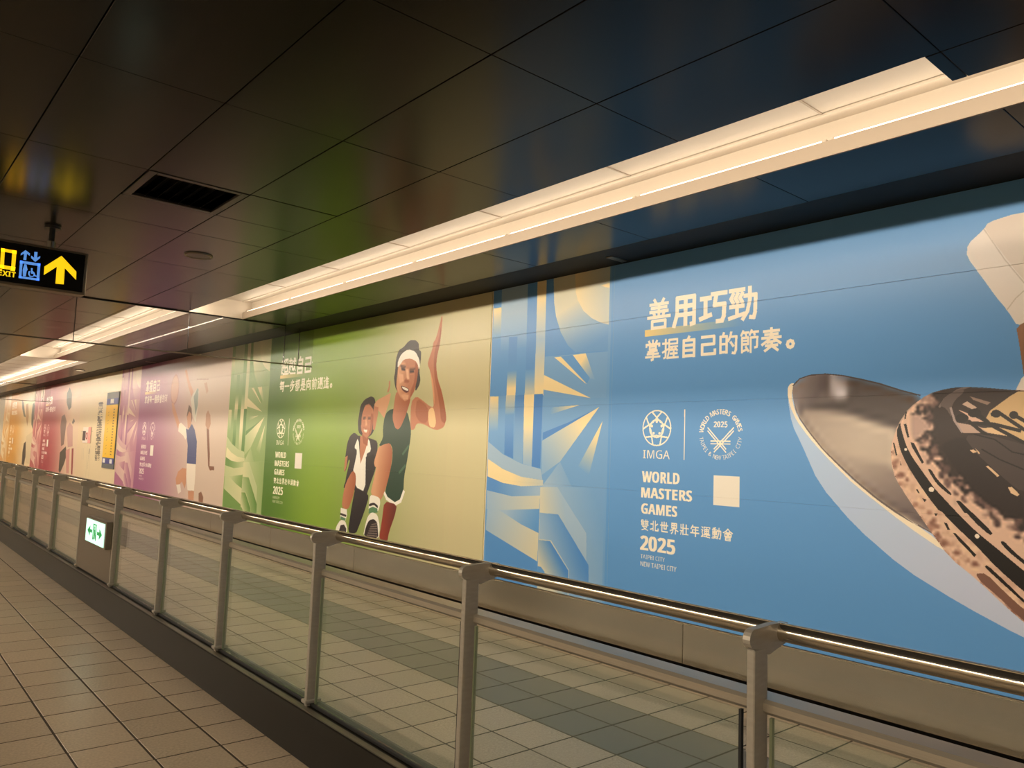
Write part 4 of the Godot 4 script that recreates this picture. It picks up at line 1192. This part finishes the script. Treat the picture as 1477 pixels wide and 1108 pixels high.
# ------------------------------------------------------------------ hanging direction sign
func direction_sign() -> void:
	var X := -6.43
	var t := thing("direction_sign", "black hanging exit sign with yellow arrow and blue lift symbol", "sign", Vector3(X, CEIL, -0.38))
	var z0 := -1.262
	var z1 := 0.50
	var y0 := EYE + 1.058
	var y1 := EYE + 1.376
	boxed("case", M.sign_case, t, X - 0.12, X, y0, y1, z0, z1, 0.006)
	boxed("face", M.sign_face, t, X, X + 0.006, y0 + 0.018, y1 - 0.018, z0 + 0.022, z1 - 0.02, 0.001)
	for z in [-1.022, 0.26]:
		var fl := rod("ceiling_flange", 0.055, 0.02, M.vent, t, Vector3(X - 0.06, CEIL - 0.010, z) - t.position, Vector3.UP)
		rod("stem", 0.02, CEIL - y1, M.vent, t, Vector3(X - 0.06, (CEIL + y1) / 2, z) - t.position, Vector3.UP)
		rod("stem_collar", 0.028, 0.05, M.chrome, t, Vector3(X - 0.06, y1 + 0.028, z) - t.position, Vector3.UP)
	# outlines read in a zoom of the photograph onto the sign's face
	var S := func(text: String) -> PackedVector2Array:
		var out := PackedVector2Array()
		for q in numbers(text):
			var d := ray(q.x / 10.074, 330 + q.y / 10.074)
			var k := (X + 0.006) / d.x
			out.append(Vector2(d.z * k, EYE + d.y * k))
		return out
	var shape := func(called: String, parts: Array, m: Material) -> void:
		var st := tool()
		for q in parts: add_prism(st, S.call(q), Vector3(X + 0.006, 0, 0), Vector3.BACK, Vector3.UP, Vector3(0.003, 0, 0))
		obj(called, done(st), m, t, -t.position)
	shape.call("yellow_arrow", ["893 395 1108 625 1104 742 940 570 925 808 806 797 826 552 636 672 645 550"], M.yellow_glow)
	shape.call("doorway_symbol", ["16 282 240 322 237 365 14 328", "16 282 70 292 55 580 -2 572", "240 322 215 608 160 598 180 312", "5 522 225 560 215 608 0 574", "-40 578 30 588 30 606 -40 596", "150 598 215 606 214 620 150 612"], M.yellow_glow)
	shape.call("lift_arrows", ["370 312 436 362 430 392 390 362 380 456 340 450 352 360 300 388 305 358", "500 335 545 340 538 424 584 398 580 428 512 482 450 424 455 392 496 424"], M.blue_glow)
	shape.call("lift_symbol", ["292 462 586 508 582 545 288 498", "292 462 330 468 308 714 272 708", "586 508 568 756 530 750 548 502", "272 686 572 728 568 756 270 716", "355 515 385 520 388 545 400 600 388 610 372 690 335 690 330 600 345 550", "450 572 474 576 470 612 500 640 515 680 536 684 535 697 500 692 485 655 450 650", "415 620 440 616 428 650 440 685 480 690 490 665 500 680 480 700 430 698 408 660"], M.blue_glow)
	var f := SystemFont.new()
	f.font_names = PackedStringArray(["Droid Sans"])
	f.font_weight = 700
	var tm := TextMesh.new()
	tm.font = f
	tm.text = "EXIT"
	tm.font_size = 32
	tm.pixel_size = 0.0016
	tm.depth = 0.003
	var c: Vector2 = S.call("98 655")[0]
	var o := obj("exit_lettering", tm, M.yellow_glow, t, Vector3(X + 0.008, c.y, c.x) - t.position)
	o.rotation.y = PI / 2
	var l := AreaLight3D.new()
	l.name = "sign_light"
	l.area_size = Vector2(0.55, 0.2)
	l.light_energy = 0.012
	l.light_color = Color(1.0, 0.88, 0.35)
	l.area_range = 30.0
	l.area_attenuation = 2.0
	l.shadow_enabled = true
	t.add_child(l)
	l.position = Vector3(X + 0.02, (y0 + y1) / 2, -0.95) - t.position
	l.rotation.y = -PI / 2

func ceiling_fittings() -> void:
	# air vent
	var v := thing("air_vent", "square dark ceiling air vent with curved slats", "vent", Vector3(-4.967, CEIL, -1.483))
	var x0 := -5.262
	var x1 := -4.672
	var z0 := -1.776
	var z1 := -1.190
	for q in [[x0, x1, z0, z0 + 0.045], [x0, x1, z1 - 0.045, z1], [x0, x0 + 0.045, z0 + 0.045, z1 - 0.045], [x1 - 0.045, x1, z0 + 0.045, z1 - 0.045]]:
		boxed("frame", M.vent, v, q[0], q[1], CEIL - 0.004, CEIL + 0.014, q[2], q[3], 0.003)
	boxed("duct", M.plenum, v, x0 + 0.02, x1 - 0.02, CEIL + 0.10, CEIL + 0.11, z0 + 0.02, z1 - 0.02, 0.0)
	for i in 7:
		var P := PackedVector2Array()
		for k in 6: P.append(Vector2(0.012 * k, 0.0 + 0.05 * sin(k / 5.0 * PI / 2)))
		for k in 6: P.append(Vector2(0.012 * (5 - k), 0.004 + 0.05 * sin((5 - k) / 5.0 * PI / 2)))
		var st := tool()
		add_prism(st, P, Vector3.ZERO, Vector3.FORWARD, Vector3.UP, Vector3(x1 - x0 - 0.09, 0, 0))
		obj("slat", done(st), M.vent, v, Vector3(x0 + 0.045, CEIL + 0.004, z1 - 0.052 - i * 0.069) - v.position)
	# round ceiling speaker
	var d := thing("ceiling_speaker", "round dark ceiling speaker with a pale rim", "speaker", Vector3(-6.53, CEIL, -2.09))
	rod("grille", 0.092, 0.012, M.vent, d, Vector3(0, -0.002, 0), Vector3.UP, 32)
	var tm := TorusMesh.new()
	tm.inner_radius = 0.09
	tm.outer_radius = 0.112
	tm.rings = 36
	tm.ring_segments = 10
	obj("rim", tm, M.sign_case, d, Vector3(0, -0.002, 0))
	# small lit downlight farther along
	var e := thing("downlight", "small lit round downlight beside the poster wall", "downlight", Vector3(-20.0, CEIL, -3.95))
	rod("lens_light", 0.09, 0.010, M.lamp_soft, e, Vector3(0, -0.004, 0), Vector3.UP, 24)
	var rim := TorusMesh.new()
	rim.inner_radius = 0.088
	rim.outer_radius = 0.11
	obj("rim", rim, M.sign_case, e, Vector3(0, -0.003, 0))
	var sp := SpotLight3D.new()
	sp.light_energy = 0.25
	sp.light_color = WARM
	sp.spot_range = 60.0
	sp.spot_angle = 50.0
	sp.spot_attenuation = 2.0
	sp.light_size = 0.08
	sp.shadow_enabled = true
	e.add_child(sp)
	sp.position = Vector3(0, -0.02, 0)
	sp.rotation.x = -PI / 2
	# hanging glass smoke curtain across the passage
	for cx in [-9.5, -27.0]:
		var g := thing("smoke_curtain", "clear glass smoke curtain hanging across the passage " + ("by the cove step" if cx > -20 else "at its far end"), "glass screen", Vector3(cx, CEIL, 0))
		var zs := [-4.60, -4.40, -4.20, -2.99, -1.785, -0.59, 0.6, 1.8, 3.0, 4.2, 4.60]
		for i in zs.size() - 1:
			boxed("pane", M.glass_curtain, g, cx - 0.004, cx + 0.004, EYE + 1.05, CEIL - 0.002, zs[i] + 0.003, zs[i + 1] - 0.003, 0.0)
			if i > 0: boxed("joint", M.vent, g, cx - 0.005, cx + 0.005, EYE + 1.05, CEIL - 0.002, zs[i] - 0.003, zs[i] + 0.003, 0.0)
		boxed("bottom_rail", M.sign_case, g, cx - 0.008, cx + 0.008, EYE + 1.035, EYE + 1.05, -4.60, 4.60, 0.002)
		boxed("top_rail", M.vent, g, cx - 0.012, cx + 0.012, CEIL - 0.012, CEIL, -4.20, 4.20, 0.002)

func walls() -> void:
	var w := boxed("wall_right", M.plaster, self, X0, X1, 0.12, 3.46, -5.1, WALL, 0.0)
	struct(w, "long wall behind the posters", "wall")
	var k := boxed("baseboard_right", M.skirt, self, X0, X1, 0.0, 0.12, -5.1, -4.90, 0.0)
	struct(k, "recessed black base under the steel wall band", "baseboard")
	# brushed steel band under the posters, panel by panel
	var band := Node3D.new()
	band.name = "trim_3"
	add_child(band)
	band.position = Vector3(-18, 0.26, WALL)
	struct(band, "brushed steel band along the foot of the poster wall", "trim")
	var x := -3.44 + 2.34 * 4
	while x > X0 + 0.5:
		boxed("steel_panel", M.steel, band, x - 2.34 + 0.0025, x - 0.0025, 0.12, POSTER_LOW - 0.012, WALL, WALL + 0.012, 0.002)
		x -= 2.34
	boxed("edge_strip", M.tube, band, X0, X1, POSTER_LOW - 0.011, POSTER_LOW - 0.001, WALL, WALL + 0.014, 0.002)
	struct(boxed("wall_left", M.plaster, self, X0, X1, 0.0, 3.46, 4.61, 4.9, 0.0), "plain cream wall on the opposite side", "wall")
	struct(boxed("wall_end", M.plaster, self, X0 - 0.2, X0, 0.0, 3.46, -5.1, 4.9, 0.0), "cream wall closing the far end of the passage", "wall")
	struct(boxed("wall_back", M.plaster, self, X1, X1 + 0.2, 0.0, 3.46, -5.1, 4.9, 0.0), "cream wall behind the viewer", "wall")
	# small reddish notice low on the wall far along
	var n := boxed("floor_notice", mat(c8(150, 84, 76), 0.5), self, -14.72, -14.29, 0.62, 0.80, -1.894, -1.884)
	tag(n, "small reddish notice fixed to the far balustrade glass", "notice")

# ------------------------------------------------------------------ scene
func _ready() -> void:
	rng.seed = 11
	# camera
	var cam := Camera3D.new()
	cam.name = "camera"
	cam.transform = Transform3D(Basis(CX, CY, CZ), Vector3(0, EYE, 0))
	cam.fov = 52.7645
	cam.near = 0.05
	cam.far = 200.0
	add_child(cam)
	cam.current = true
	# environment: indoors, lit only by its own lamps
	var env := Environment.new()
	env.background_mode = Environment.BG_COLOR
	env.background_color = Color.BLACK
	env.tonemap_mode = Environment.TONE_MAPPER_LINEAR
	env.tonemap_exposure = 0.82
	env.sdfgi_enabled = true
	env.ssao_enabled = true
	env.ssil_enabled = true
	var we := WorldEnvironment.new()
	we.name = "environment"
	we.environment = env
	add_child(we)
	var tube_energy := 1.42
	M.lamp = glow(Color(1.0, 0.95, 0.86), 2.2)
	M.lamp_soft = glow(Color(1.0, 0.93, 0.80), 1.6)
	M.exit_glow = glow(Color(0.80, 1.0, 0.93), 1.0)
	M.yellow_glow = glow(Color(1.0, 0.82, 0.08), 1.15)
	M.blue_glow = glow(Color(0.42, 0.66, 1.0), 0.75)

	make_materials()
	walls()
	floor_tiles()
	ceiling()
	cove("long light cove with fluorescent tubes above the blue and green posters", -9.46, X1 - 0.05, -3.615, -2.965, -1.0, tube_energy, true)
	cove("light cove behind the glass smoke curtain", -17.62, -9.55, -3.0, -2.415, -1.0, tube_energy, true, 0.2)
	cove("wide light cove over the far posters", X0 + 0.05, -17.68, -3.62, -2.415, -1.0, tube_energy, true, 0.4)
	cove("light cove along the opposite wall", X0 + 0.05, X1 - 0.05, 3.615, 2.965, 1.0, 1.75, false, 1.9)
	balustrade()
	blue_poster()
	green_poster()
	pink_poster()
	far_posters()
	cream_section()
	direction_sign()
	ceiling_fittings()
